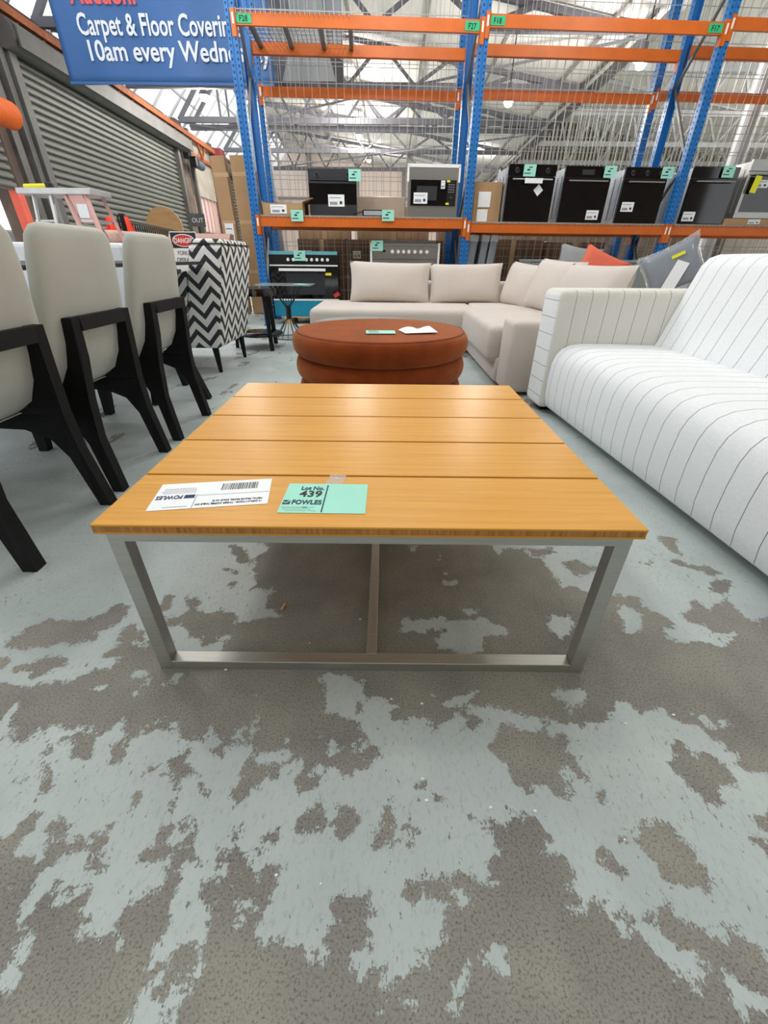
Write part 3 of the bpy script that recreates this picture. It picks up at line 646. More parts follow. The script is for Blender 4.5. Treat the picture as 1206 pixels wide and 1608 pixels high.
# sway rods crossing between trusses under the lining
sr = thing('sway_bracing', 'thin crossed sway rods beneath the pale roof lining', 'bracing', (0, 0, 0))
for i, (a, c) in enumerate([((-5.5, 9.8, 4.0), (3.8, 15.2, 4.05)), ((-5.6, 15.2, 4.05), (4.0, 22, 4.0)), ((4.2, 9.8, 4.0), (-5.3, 16, 4.05)), ((4.4, 16, 4.05), (-5.5, 22.3, 4.05))]):
    obj('rod', B().bar((a[0], a[1], 3.93), (c[0], c[1], 3.93), 0.035), 'truss', sr)
pl = thing('steel_column', 'round pale steel column rising behind the stainless oven at right', 'column', (5.4, 8.35, 0))
obj('shaft', B().cyl((0, 0, 0.012), (0, 0, 4.2), 0.11, 20), 'truss_white', pl, smooth=True)
obj('base_plate', B().ab((-0.2, -0.2, 0), (0.2, 0.2, 0.012)), 'galv', pl)

# ---------------------------------------------------------------- lamps (high-bay) and their light
def lamp(x, y, z, label, power=90, group=None, drop=None):
    t = thing('high_bay_lamp', label, 'lamp', (x, y, z), group=group)
    obj('reflector', B().lathe([(0.0, 0.24), (0.05, 0.24), (0.06, 0.15), (0.13, 0.04), (0.12, 0.04), (0.05, 0.14), (0, 0.145)], n=24), 'galv', t, smooth=True)
    obj('bulb', B().lathe([(0, 0.13), (0.04, 0.11), (0.075, 0.05), (0.08, 0.0), (0.06, -0.05), (0, -0.07)], n=20), 'lampglow', t, smooth=True)
    obj('cord', B().cyl((0, 0, 0.24), (0, 0, drop or 0.9), 0.01, 6), 'black', t)
    ld = bpy.data.lights.new('lamp_light', 'POINT'); ld.shadow_soft_size = 0.14; ld.energy = power; ld.color = (1.0, 0.96, 0.9)
    lo = bpy.data.objects.new('lamp_light', ld); COL.objects.link(lo); lo.parent = t; lo.location = (0, 0, -0.2)
    return t
lamp(2.1, 9.9, 3.15, 'glowing lamp just right of the middle blue rack post', 140, drop=1.2)
lamp(3.95, 9.2, 3.43, 'glowing lamp highest at right between the orange beams', 140, drop=2.0)
lamp(3.3, 20.0, 4.25, 'small glowing lamp just below and left of the brighter lamp by the middle post', 180, drop=0.4)
lamp(-0.95, 18.0, 4.2, 'small glowing lamp far above the black compact oven', 180)
lamp(-0.8, 23.0, 4.35, 'smallest glowing lamp, lowest one, above the gap between the compact oven and microwave', 160)
lamp(-1.0, 14.2, 4.1, 'lamp partly behind the third orange beam above the compact oven', 180)
lamp(-4.2, 13.0, 3.9, 'glowing lamp below the blue banner against the bright roof glazing', 150, drop=1.3)
lamp(-4.0, 16.5, 4.0, 'glowing lamp beside the left blue upright, against the bright glazing', 150, drop=1.3)
# unseen lamps over the showroom; first two added at right to brighten that bay
for (x, y, p) in ((12.0, 13.0, 500), (12.0, 9.8, 300), (2.3, 0.6, 30), (-2.1, 2.2, 90), (0.2, 4.6, 70), (2.9, 4.6, 60), (-2.4, 5.4, 70)):
    lamp(x, y, 4.2, 'unseen high-bay lamp hung out of frame to light showroom or right bay', p, group='lamps over the showroom floor', drop=0.3)

# ================================================================ COFFEE TABLE
t = thing('coffee_table', 'square coffee table with five bamboo planks on a brushed steel frame', 'coffee table', (-0.026, 1.11, 0))
ys = [0.615, 0.820, 1.023, 1.223, 1.419, 1.607]
for i in range(5):
    a, c = ys[i] + (0.0035 if i else 0), ys[i + 1] - 0.0035
    p = obj('plank', B().ab((-0.5, a - 1.11, 0.3955), (0.5, c - 1.11, 0.4), 0.001, 1), 'bamboo', t)
    core = B().ab((-0.4995, a - 1.11 + .0005, 0.3795), (0.4995, c - 1.11 - .0005, 0.393))
obj('end_grain_core', B().ab((-0.499, -0.494, 0.384), (0.499, 0.496, 0.3955)), 'bamboo_edge', t, label='striped end-grain edge under the planks')
obj('lower_ply', B().ab((-0.4995, -0.4945, 0.380), (0.4995, 0.4965, 0.384)), 'bamboo', t)
w = 0.032; X0, X1, Ya, Yb = -0.485, 0.485, -0.487, 0.485
obj('top_rail', B().ab((X0, Ya, 0.358), (X1, Ya + 0.03, 0.380), 0.001, 1), 'steel', t)
obj('top_rail', B().ab((X0, Yb - 0.03, 0.358), (X1, Yb, 0.380), 0.001, 1), 'steel', t)
obj('top_rail', B().ab((X0, Ya + .03, 0.358), (X0 + 0.03, Yb - .03, 0.380), 0.001, 1), 'steel', t)
obj('top_rail', B().ab((X1 - 0.03, Ya + .03, 0.358), (X1, Yb - .03, 0.380), 0.001, 1), 'steel', t)
for x in (X0, X1 - 0.03):
    for y in (Ya, Yb - 0.03):
        obj('leg', B().ab((x, y, 0), (x + 0.03, y + 0.03, 0.358), 0.001, 1), 'steel', t)
for y in (Ya, Yb - 0.03):
    obj('floor_rail', B().ab((X0 + .03, y, 0), (X1 - .03, y + 0.03, 0.024), 0.001, 1), 'steel', t)
obj('cross_rail', B().ab((-0.012, Ya + 0.026, 0.001), (0.012, Yb - 0.028, 0.0245), 0.001, 1), 'steel', t)

# --- the lot card and the stuck-down auction label
def printed(parent, lines, z, m='faintg'):
    b = B()
    for (x0, y0, x1, y1) in lines: b.ab((x0, y0, z), (x1, y1, z + 0.0003))
    return obj('printed_lines', b, m, parent)
lc = thing('lot_card', 'mint green lot card number 439 lying near the front edge of the coffee table', 'card', (-0.118, 0.72, 0.4003), R(-0.4))
obj('card', B().ab((-0.083, -0.059, 0), (0.083, 0.059, 0.0008)), 'mint', lc)
text('lot_number_heading', 'Lot No.', 0.021, 'ink', lc, (-0.054, 0.031, 0.001), bold=0.0004, fit=0.047)
text('lot_number', '439', 0.034, 'inkb', lc, (-0.053, 0.003, 0.001), bold=0.0006, fit=0.045)
text('company_name', 'FOWLES', 0.0225, 'ink', lc, (-0.063, -0.027, 0.001), bold=0.0005, fit=0.058)
lg = B(); lg.ab((-0.080, -0.028, 0.001), (-0.066, -0.012, 0.0013)); obj('company_emblem', lg, 'ink', lc)
ck = B(); ck.bar((-0.0785, -0.0185, .0014), (-0.0745, -0.0245, .0014), 0.002, 0.0006); ck.bar((-0.0745, -0.0245, .0014), (-0.067, -0.0135, .0014), 0.0025, 0.0006); obj('emblem_tick', ck, 'mint', lc)
obj('divider_line', B().ab((-0.0015, -0.056, 0.0008), (0.001, 0.052, 0.0013)), 'ink', lc)
printed(lc, [(-0.079, -0.040, -0.03, -0.0375), (-0.076, -0.046, -0.022, -0.044), (-0.07, -0.052, -0.03, -0.050), (-0.04, -0.040, -0.016, -0.038), (-0.026, -0.052, -0.012, -0.050)], 0.0008, 'faint')
al = thing('auction_label', 'white auction label with barcode, upside down, stuck on the left of the coffee table', 'label', (-0.346, 0.732, 0.4003), R(188.5))
obj('sticker', B().ab((-0.112, -0.054, 0), (0.112, 0.054, 0.0006)), 'paper', al)
text('company_name', 'FOWLES', 0.02, 'ink', al, (0.057, -0.0005, 0.0008), bold=0.0003, fit=0.05)
obj('company_emblem', B().ab((0.034, -0.001, 0.0006), (0.054, 0.013, 0.001)), 'ink', al)
bc = B(); x = -0.085; rnd = random.Random(3)
while x < -0.012:
    wv = rnd.choice((0.0009, 0.0014, 0.0022)); bc.ab((x, -0.042, 0.0006), (x + wv, -0.014, 0.0009)); x += wv + rnd.choice((0.0012, 0.0018))
obj('barcode', bc, 'inkb', al)
text('description', '10 DISPLAY HOME - TIMBER COFFEE TABLE ON', 0.0085, 'inkb', al, (-0.1, 0.038, 0.0008), fit=0.125)
text('description', 'METAL FRAME 90X90, SOLD AS IS', 0.0085, 'inkb', al, (-0.1, 0.027, 0.0008), fit=0.095)
obj('divider_line', B().ab((-0.11, 0.003, 0.0006), (0.03, 0.0045, 0.0009)).ab((0.03, 0.0, 0.0006), (0.0315, 0.053, 0.0009)), 'faintg', al)
printed(al, [(0.036, -0.012, 0.1, -0.0105), (0.036, -0.018, 0.104, -0.0165), (0.036, -0.024, 0.1, -0.0225), (0.04, -0.03, 0.1, -0.0285), (0.04, 0.044, 0.085, 0.046)], 0.0006)
tp = thing('tape_scrap', 'small clear square of tape on the coffee table beside the lot card', 'tape', (-0.105, 0.795, 0.4003), R(-8))
obj('tape_film', B().ab((-0.018, -0.03, 0), (0.018, 0.03, 0.0004)), 'clear', tp)
obj('paper_fleck', B().cyl((0.0, 0.01, 0.0004), (0.0, 0.01, 0.0012), 0.0022, 8), 'white', tp)

# ================================================================ DINING CHAIRS
def shell_b():
    # centre line of the upholstered L (x back, z up), half width, thickness
    P = [(0.045, 0.895, 0.150, 0.020), (0.042, 0.885, 0.180, 0.045), (0.036, 0.86, 0.200, 0.060), (0.026, 0.80, 0.213, 0.066), (0.012, 0.72, 0.222, 0.07),
         (-0.004, 0.64, 0.232, 0.07), (-0.018, 0.56, 0.243, 0.07), (-0.040, 0.49, 0.250, 0.075), (-0.075, 0.435, 0.252, 0.08), (-0.13, 0.405, 0.252, 0.085),
         (-0.22, 0.40, 0.252, 0.09), (-0.36, 0.41, 0.248, 0.09), (-0.50, 0.418, 0.240, 0.09), (-0.545, 0.418, 0.228, 0.075), (-0.562, 0.415, 0.205, 0.04), (-0.568, 0.413, 0.18, 0.01)]
    P = [Vector(p) for p in P]; b = B(); rings = []; n = 28
    for i, p in enumerate(P):
        a = P[max(0, i - 1)]; c = P[min(len(P) - 1, i + 1)]; d = Vector((c[0] - a[0], c[1] - a[1])).normalized(); nr = Vector((-d.y, d.x))
        ring = []
        for k in range(n):
            th = 2 * math.pi * k / n; cc, ss = math.cos(th), math.sin(th)
            yy = p[2] * (abs(cc) ** 0.35) * (1 if cc > 0 else -1); tt = p[3] / 2 * (abs(ss) ** 0.6) * (1 if ss > 0 else -1)
            ring.append(b.bm.verts.new((p[0] + nr.x * tt, yy, p[1] + nr.y * tt)))
        rings.append(ring)
    for r0, r1 in zip(rings, rings[1:]):
        for k in range(n): b.bm.faces.new((r0[k], r0[(k + 1) % n], r1[(k + 1) % n], r1[k]))
    b.bm.faces.new(rings[0]); b.bm.faces.new(rings[-1][::-1])
    return b
def dining_chair(label, loc, rz=0.0, group=None):
    t = thing('dining_chair', label, 'chair', loc, rz, group)
    obj('upholstered_shell', shell_b(), 'grey_fabric', t, smooth=True)
    obj('seam', B().ab((-0.115, -0.225, 0.3615), (-0.109, 0.225, 0.3645)), 'seam', t)
    side = [(0.030, 0.632), (0.062, 0.632), (0.052, 0.50), (0.034, 0.36), (0.030, 0.22), (0.058, 0.0), (0.016, 0.0), (-0.016, 0.20), (-0.05, 0.27), (-0.13, 0.302), (-0.30, 0.305), (-0.49, 0.30),
            (-0.51, 0.345), (-0.36, 0.362), (-0.22, 0.353), (-0.13, 0.358), (-0.075, 0.385), (-0.030, 0.44), (-0.004, 0.52), (0.016, 0.60)]
    for s in (-1, 1):
        y = s * 0.197
        rb_ = B().prism(side, y - 0.021, y + 0.021, 1)
        for v in rb_.bm.verts: v.co.y -= s * 0.040 * max(0.0, min(1.0, (v.co.z - 0.10) / 0.42)) * (1.0 if v.co.x > -0.06 else max(0.0, (v.co.x + 0.2) / 0.14))
        obj('rear_leg', rb_, 'black_wood', t)
        fl = B().prism([(-0.512, 0.37), (-0.465, 0.31), (-0.50, 0.15), (-0.525, 0.0), (-0.565, 0.0), (-0.556, 0.2), (-0.545, 0.37)], y - 0.02, y + 0.02, 1)
        obj('front_leg', fl, 'black_wood', t)
    obj('back_rail', B().prism([(0.030, 0.588), (0.064, 0.588), (0.062, 0.632), (0.036, 0.632)], -0.137, 0.137, 1), 'black_wood', t)
    obj('seat_rail', B().ab((-0.50, -0.176, 0.315), (-0.46, 0.176, 0.365)), 'black_wood', t)
    return t
ch = dining_chair('light grey dining chair nearest the camera, cut off by the left edge', (-1.095, 1.175, 0))
for lab, y in (('light grey dining chair on black legs, middle of the row on the left', 1.675), ('light grey dining chair, farthest of the left row, beside the zigzag armchair', 2.22)):
    c = copy_tree(ch); c['label'] = lab; c.location = (-1.105, y, 0)
c = copy_tree(ch); c['label'] = 'light grey dining chair across the table, only its front legs seen'; c.location = (-2.42, 2.33, 0); c.rotation_euler = (0, 0, math.pi)

dt = thing('dining_table', 'dark thin-topped dining table standing behind the row of grey chairs', 'table', (-1.72, 2.1, 0))
obj('tabletop', B().ab((-0.45, -1.4, 0.762), (0.42, 1.33, 0.78), 0.003, 1), 'black', dt)
for (fx, fy) in ((0.54, 0.65), (0.26, 0.5), (0.25, 0.99), (-0.36, 0.99), (-0.36, -1.2), (0.2, -1.2)):
    tx, ty = (0.22, 0.78) if fy > 0 and fx > 0.0 else (-0.3 if fx < 0 else 0.15, fy * 0.95)
    b = B(); b.bar((tx, ty, 0.762), (fx, fy, 0.0), 0.032, 0.045); obj('leg', b, 'black_wood', dt)
wp = thing('white_panel_chair', 'tall white upholstered bench back beyond the dark dining table', 'bench', (-2.36, 3.6, 0))
obj('backrest', B().ab((-0.45, 0, 0.32), (0.42, 0.1, 0.89), 0.03), 'marble', wp); obj('seat', B().ab((-0.45, 0.1, 0.32), (0.42, 0.5, 0.46), 0.03), 'marble', wp)
for x, y in ((-.4, .05), (.37, .05), (-.4, .45), (.37, .45)): obj('leg', B().ab((x - .02, y - .02, 0), (x + .02, y + .02, 0.32)), 'black_wood', wp)

# ================================================================ ZIGZAG ARMCHAIR (faces away, back towards the aisle)
t = thing('zigzag_armchair', 'high-backed armchair in black and white zigzag fabric on black tapered legs', 'armchair', (-1.30, 3.45, 0), R(1.0))
b = B()
def blk(b, pts, bev=0.03, seg=3):
    vs = [b.bm.verts.new(p) for p in pts]
    fs = [(0, 1, 2, 3), (7, 6, 5, 4), (0, 4, 5, 1), (1, 5, 6, 2), (2, 6, 7, 3), (3, 7, 4, 0)]
    F = [b.bm.faces.new([vs[i] for i in f]) for f in fs]
    es = list({e for f in F for e in f.edges}); bmesh.ops.bevel(b.bm, geom=es, offset=bev, segments=seg, profile=0.5, affect='EDGES')
blk(b, [(-0.27, 0.0, 0.19), (0.0, 0.0, 0.19), (0.02, 0.74, 0.19), (-0.27, 0.74, 0.19), (-0.10, 0.0, 0.885), (0.150, 0.0, 0.885), (0.150, 0.74, 0.885), (-0.10, 0.74, 0.885)])
obj('backrest', b, 'chevron', t, smooth=True)
b = B(); b.box((0.025, 0.37, 0.893), (0.22, 0.70, 0.05), None, 0.024, 3); obj('top_cushion', b, 'chevron', t, smooth=True)
b = B(); b.ab((-0.62, 0.02, 0.19), (-0.22, 0.72, 0.46), 0.03, 3); obj('seat', b, 'chevron', t, smooth=True)
for s in (0, 1):
    y = 0.0 if s == 0 else 0.66
    b = B(); b.prism([(-0.62, 0.20), (-0.24, 0.20), (-0.15, 0.72), (-0.30, 0.66), (-0.58, 0.56)], y, y + 0.08, 1); obj('arm', b, 'chevron', t)
for x, y in ((-0.05, 0.05), (-0.02, 0.66), (-0.57, 0.07), (-0.57, 0.66)):
    obj('leg', B().cyl((x, y, 0.0), (x - 0.01, y, 0.195), 0.015, 10, r2=0.027), 'black_wood', t)
pb = B(); pb.bar((0.138, 0.02, 0.888), (0.138, 0.72, 0.888), 0.008); pb.bar((-0.09, 0.012, 0.888), (0.138, 0.012, 0.888), 0.008); obj('piping', pb, 'inkb', t)

# ================================================================ OTTOMAN
t = thing('rust_ottoman', 'large round rust velvet ottoman made of three stacked rolls', 'ottoman', (-0.035, 2.87, 0))
def roll(z0, z1, r, top=False):
    h = (z1 - z0) / 2; zc = (z0 + z1) / 2; pr = [(0, z0)]
    for i in range(13):
        a = -math.pi / 2 + math.pi * i / 12; pr.append((r - h * 0.9 + h * 0.9 * (math.cos(a) ** 0.8), zc + h * math.sin(a)))
    if top: pr += [(r * 0.6, z1 + 0.008), (0, z1 + 0.01)]
    else: pr.append((0, z1))
    return B().lathe(pr, n=72)
obj('bottom_roll', roll(0.0, 0.155, 0.535), 'velvet', t, smooth=True)
obj('middle_roll', roll(0.145, 0.295, 0.548), 'velvet', t, smooth=True)
obj('top_roll', roll(0.285, 0.43, 0.56, True), 'velvet', t, smooth=True)
b = B(); b.lathe([(0.527, 0.418), (0.531, 0.422), (0.527, 0.426), (0.523, 0.422), (0.527, 0.418)], n=72); obj('piping', b, 'piping', t, smooth=True)
c = thing('lot_card', 'mint green lot card lying on the rust velvet ottoman', 'card', (-0.03, 2.60, 0.4432), R(3))
obj('card', B().ab((-0.085, -0.058, 0), (0.085, 0.058, 0.002)), 'mint', c); printed(c, [(-0.07, 0.0, -0.01, 0.012), (-0.07, -0.03, -0.01, -0.02), (-0.07, 0.03, -0.02, 0.04)], 0.002, 'ink')
c = thing('paper_sheet', 'creased white paper label lying on the right of the rust velvet ottoman', 'paper', (0.19, 2.65, 0.4432), R(16))
b = B(); b.grid(lambda u, v: ((u - .5) * 0.2, (v - .5) * 0.14, 0.002 + 0.016 * abs(math.sin(u * 5)) * v), 10, 5)
for f in list(b.bm.faces): pass
o = obj('sheet', b, 'paper', c); sm_ = o.modifiers.new('s', 'SOLIDIFY'); sm_.thickness = 0.001
t = thing('glass_coffee_table', 'low round glass-topped table just behind the rust ottoman', 'table', (-0.17, 3.87, 0))
obj('glass_top', B().cyl((0, 0, 0.332), (0, 0, 0.345), 0.42, 64), 'glass', t, smooth=True)
obj('rim', B().lathe([(0.42, 0.326), (0.43, 0.326), (0.43, 0.346), (0.42, 0.346), (0.42, 0.326)], n=64), 'wire', t, smooth=True)
for a in (30, 150, 270): obj('leg', B().cyl((0.34 * math.cos(R(a)), 0.34 * math.sin(R(a)), 0), (0.3 * math.cos(R(a)), 0.3 * math.sin(R(a)), 0.328), 0.014, 10), 'wire', t)

# ================================================================ WHITE PINSTRIPE SOFA
t = thing('pinstripe_sofa', 'large white sofa with thin dark pinstripes along the right side', 'sofa', (0.945, 2.735, 0), R(3.97))
b = B(); b.ab((-0.025, -0.235, 0.035), (0.98, 0.0, 0.675), 0.035, 3)
arm = obj('arm', b, 'stripe_x', t, smooth=True); arm.data.materials.append(M['stripe_z'])
for p in arm.data.polygons:
    if p.normal.x < -0.75 or (p.normal.x < -0.3 and abs(p.normal.y) < 0.5 and p.normal.z < 0.6): p.material_index = 1
arm2 = share('arm', arm, t, (0, -2.36, 0))
b = B()
# seat with a soft front: section in x,z swept along y
sec = [(0.60, 0.04), (0.035, 0.04), (0.012, 0.06), (0.0, 0.12), (-0.004, 0.22), (0.0, 0.30), (0.014, 0.345), (0.04, 0.378), (0.085, 0.398), (0.15, 0.406), (0.35, 0.404), (0.60, 0.395)]
def sweep(sec, y0, y1, n, round_=0.02):
    b = B(); rings = []
    for i in range(n + 1):
        y = y0 + (y1 - y0) * i / n; rings.append([b.bm.verts.new((x, y, z)) for x, z in sec])
    for r0, r1 in zip(rings, rings[1:]):
        for k in range(len(sec)):
            j = (k + 1) % len(sec); b.bm.faces.new((r0[k], r0[j], r1[j], r1[k]))
    b.bm.faces.new(rings[0]); b.bm.faces.new(rings[-1][::-1]); return b
obj('seat', sweep(sec, -2.358, -0.238, 8), 'stripe_y', t, smooth=True)
bsec = [(0.585, 0.395), (0.60, 0.44), (0.645, 0.60), (0.685, 0.74), (0.70, 0.79), (0.73, 0.825), (0.78, 0.842), (0.86, 0.845), (0.93, 0.835), (0.965, 0.80), (0.975, 0.70), (0.975, 0.06), (0.61, 0.06)]
obj('backrest', sweep(bsec, -2.358, -0.238, 8), 'stripe_y', t, smooth=True)
for x in (0.06, 0.9):
    for y in (-0.12, -2.47): obj('foot', B().ab((x - .03, y - .03, 0), (x + .03, y + .03, 0.037)), 'black', t)

# ================================================================ BEIGE CORNER SOFA
t = thing('beige_corner_sofa', 'beige L-shaped corner sofa in front of the shelving', 'sofa', (0, 0, 0))
obj('plinth', B().ab((-0.68, 4.42, 0.03), (1.9, 5.4, 0.20), 0.02).ab((0.80, 3.14, 0.03), (1.9, 4.5, 0.20), 0.02), 'beige', t, smooth=True)
b = B(); b.ab((-0.74, 4.36, 0.20), (0.95, 5.25, 0.402), 0.06, 4); b.box((-0.72, 4.85, 0.36), (0.1, 0.8, 0.05), None, 0.02)
obj('chaise_seat', B().ab((-0.74, 4.36, 0.13), (0.90, 5.3, 0.402), 0.06, 4), 'beige', t, smooth=True)
obj('seat_cushion', B().ab((0.735, 3.16, 0.165), (1.6, 4.5, 0.415), 0.05, 4), 'beige', t, smooth=True)
obj('corner_seat', B().ab((0.88, 4.4, 0.18), (1.7, 5.3, 0.408), 0.04, 3), 'beige', t, smooth=True)
obj('arm', B().ab((0.815, 2.88, 0.02), (1.9, 3.155, 0.475), 0.035, 3), 'beige', t, smooth=True)
obj('backrest', B().ab((-0.2, 5.27, 0.1), (1.9, 5.42, 0.60), 0.04, 3).ab((1.66, 3.15, 0.1), (1.9, 5.3, 0.60), 0.04, 3), 'beige', t, smooth=True)
def cushion(label, cat, name, w, h, th, loc, rot, m, group=None, seed=1, n=16, pinch=0.05):
    o = obj(name, pillow_b(w, h, th, n, pinch, seed=seed), m, None, smooth=True, loc=loc, rot=tuple(R(a) for a in rot))
    tag(o, label, cat, group); return o
cushion('wide beige back cushion, leftmost on the corner sofa', 'cushion', 'back_cushion', 0.87, 0.40, 0.20, (0.04, 5.10, 0.585), (-14, 1, 0), 'beige', seed=2)
cushion('wide beige back cushion, second from left on the corner sofa', 'cushion', 'back_cushion', 0.78, 0.39, 0.20, (0.855, 5.10, 0.582), (-14, -1, 0), 'beige', seed=3)
cushion('plump beige cushion tilted in the corner of the corner sofa', 'cushion', 'back_cushion', 0.55, 0.42, 0.22, (1.41, 4.85, 0.575), (-14, 4, -66), 'beige', seed=5)
cushion('beige cushion beside the corner one on the long side of the corner sofa', 'cushion', 'back_cushion', 0.78, 0.44, 0.22, (1.50, 4.25, 0.60), (-16, 2, -82), 'beige', seed=6)
cushion('beige cushion nearest the pinstripe sofa arm', 'cushion', 'back_cushion', 0.86, 0.42, 0.24, (1.50, 3.48, 0.585), (-16, 0, -84), 'beige', seed=8)
cushion('grey piped scatter cushion leaning behind the beige back cushions', 'cushion', 'scatter_cushion', 0.40, 0.38, 0.14, (1.88, 4.78, 0.755), (-20, 8, -20), 'grey_pillow', seed=9, pinch=0.12)
cushion('coral orange scatter cushion in a plastic bag behind the beige cushions', 'cushion', 'scatter_cushion', 0.42, 0.34, 0.13, (1.92, 4.33, 0.72), (-20, 22, -20), 'coral', seed=11, pinch=0.12)
o = cushion('slate blue cushion in clear plastic with a white label near the sofa arm', 'cushion', 'scatter_cushion', 0.33, 0.28, 0.10, (1.95, 3.28, 0.765), (-16, -28, -20), 'slate', seed=13, pinch=0.1)
b = pillow_b(0.38, 0.33, 0.13, 14, 0.12, seed=21); obj('plastic_bag', b, 'clear', o, smooth=True)
obj('bag_label', B().ab((0.0, -0.072, -0.14), (0.075, -0.069, 0.04)), 'paper', o, rot=(0, R(45), 0)); obj('yellow_tag', B().ab((0.0, -0.072, 0.045), (0.075, -0.069, 0.065)), 'yellow', o)

# ================================================================ PALLET RACKS
RZ = R(2.9); BW = 2.64; RO = Vector((-1.625, 6.26, 0))
def rk(x, y, z=0.0):      # a point given in the rack's own frame
    return (RO.x + x * math.cos(RZ) - y * math.sin(RZ), RO.y + x * math.sin(RZ) + y * math.cos(RZ), z)
def upright_b():
    b = B(); H = 4.2
    b.ab((-0.05, -0.01, 0), (-0.012, 0.0, H)).ab((0.012, -0.01, 0), (0.05, 0.0, H)).ab((-0.05, 0, 0), (0.05, 0.006, H)).ab((-0.05, 0, 0), (-0.046, 0.07, H)).ab((0.046, 0, 0), (0.05, 0.07, H))
    return b
def slots_b():
    b = B(); z = 0.1
    while z < 4.15:
        for x in (-0.031, 0.031): b.box((x, -0.0105, z), (0.013, 0.0016, 0.02), (0, R(12 if x > 0 else -12), 0))
        for x in (-0.0505, 0.0505): b.box((x, 0.035, z), (0.0016, 0.014, 0.02))
        z += 0.05
    return b
proto = {}
def rack(name, label, y0, depth, posts, beams, mesh=None):
    t = thing(name, label, 'shelving', RO, RZ)
    for px in posts:
        for sgn, yy in ((1, y0), (-1, y0 + depth))[:2 if depth else 1]:
            if 'up' not in proto:
                u = obj('upright', upright_b(), 'blue', t, loc=(px, yy, 0)); proto['up'] = u
                s = obj('slots', slots_b(), 'slot', u, kind='stuff'); proto['sl'] = s
                f = obj('foot_plate', B().ab((-0.07, -0.03, 0), (0.07, 0.09, 0.006)), 'galv', u); proto['fp'] = f
            else:
                u = share('upright', proto['up'], t, (px, yy, 0)); s = share('slots', proto['sl'], u, (0, 0, 0)); s['kind'] = 'stuff'; share('foot_plate', proto['fp'], u, (0, 0, 0))
            if sgn < 0: u.rotation_euler = (0, 0, math.pi)
        # lacing between front and rear upright
        if not depth: continue
        zs = [0.25, 1.05, 1.85, 2.65, 3.45, 4.1]
        for a, z in enumerate(zs[:-1]):
            ya, yb = (y0 + 0.04, y0 + depth - 0.04) if a % 2 == 0 else (y0 + depth - 0.04, y0 + 0.04)
            obj('lacing', B().bar((px, ya, z), (px, yb, zs[a + 1]), 0.028), 'galv', t)
        obj('lacing', B().bar((px, y0 + .04, 0.2), (px, y0 + depth - .04, 0.2), 0.028), 'galv', t)
    for (xa, xb, yy, zt, sg) in beams:
        L = xb - xa; key = 'beam%.2f' % L
        if key not in proto:
            b = B(); b.ab((0.052, 0.0, -0.10), (L - 0.052, 0.045, -0.018)).ab((0.052, 0.012, -0.018), (L - 0.052, 0.045, 0)).ab((0.052, -0.004, -0.104), (L - 0.052, 0.0, -0.094))
            o = obj('beam', b, 'orange', t, loc=(xa, yy, zt)); proto[key] = o
            ep = obj('end_plate', B().ab((0.002, -0.016, -0.19), (0.05, -0.0115, 0.012)).ab((0.046, -0.016, -0.19), (0.053, 0.045, 0.012)), 'orange', o); proto['ep'] = ep
            e2 = share('end_plate', ep, o, (L, 0, 0)); e2.scale = (-1, 1, 1)
            hk = obj('lock_pin', B().ab((0.016, -0.0185, -0.10), (0.034, -0.016, -0.02)), 'white', o); h2 = share('lock_pin', hk, o, (L - 0.05, 0, 0)); proto['hk'] = hk
        else:
            o = share('beam', proto[key], t, (xa, yy, zt)); share('end_plate', proto['ep'], o, (0, 0, 0)); e2 = share('end_plate', proto['ep'], o, (L, 0, 0)); e2.scale = (-1, 1, 1)
            share('lock_pin', proto['hk'], o, (0, 0, 0)); share('lock_pin', proto['hk'], o, (L - 0.05, 0, 0))
        if sg < 0: o.rotation_euler = (0, 0, math.pi); o.location = (xb, yy, zt)
    return t
beams = []; RD = 0.76
for i, (zl, zt) in enumerate(((1.243, 2.955), (1.205, 3.0), (1.205, 3.04))):
    xa, xb = BW * i, BW * (i + 1)
    beams += [(xa, xb, 0.0, zt, 1), (xa, xb, RD, zt, -1), (xa, xb, 0.0, zl, 1), (xa, xb, RD, zl, -1)]
rack1 = rack('pallet_rack', 'blue and orange pallet racking holding the ovens, front row', 0.0, RD, [0, BW, 2 * BW, 3 * BW], beams)
for i, zl in enumerate((1.243, 1.205, 1.205)):
    xa, xb = BW * i, BW * (i + 1)
    obj('shelf_board', B().ab((xa + 0.06, 0.012, zl), (xb - 0.06, RD - 0.015, zl + 0.014)), 'board', rack1)
    wd = B(); x = xa + 0.08
    while x < xb - 0.08: wd.ab((x, -0.004, zl - 0.012), (x + 0.008, 0.012, zl + 0.012)); x += 0.05
    wd.ab((xa + 0.06, -0.006, zl + 0.008), (xb - 0.06, 0.0, zl + 0.014))
    obj('wire_edge', wd, 'wire', rack1, kind='stuff')
# partial wire deck on the top beams of the first bay
wd = B()
for x in np.arange(0.06, 1.26, 0.05): wd.ab((x, -0.02, 2.957), (x + 0.006, 0.78, 2.963))
for y in np.arange(0.0, 0.78, 0.1): wd.ab((0.06, y, 2.963), (1.26, y + 0.006, 2.969))
for x in np.arange(0.06, 1.26, 0.05): wd.ab((x, -0.02, 2.93), (x + 0.006, -0.014, 2.97))
obj('wire_deck', wd, 'wire', rack1, kind='stuff')
for x in (0.14, 0.5, 0.88, 1.2): obj('deck_bar', B().ab((x, 0.02, 2.90), (x + 0.045, 0.74, 2.94)), 'galv', rack1)
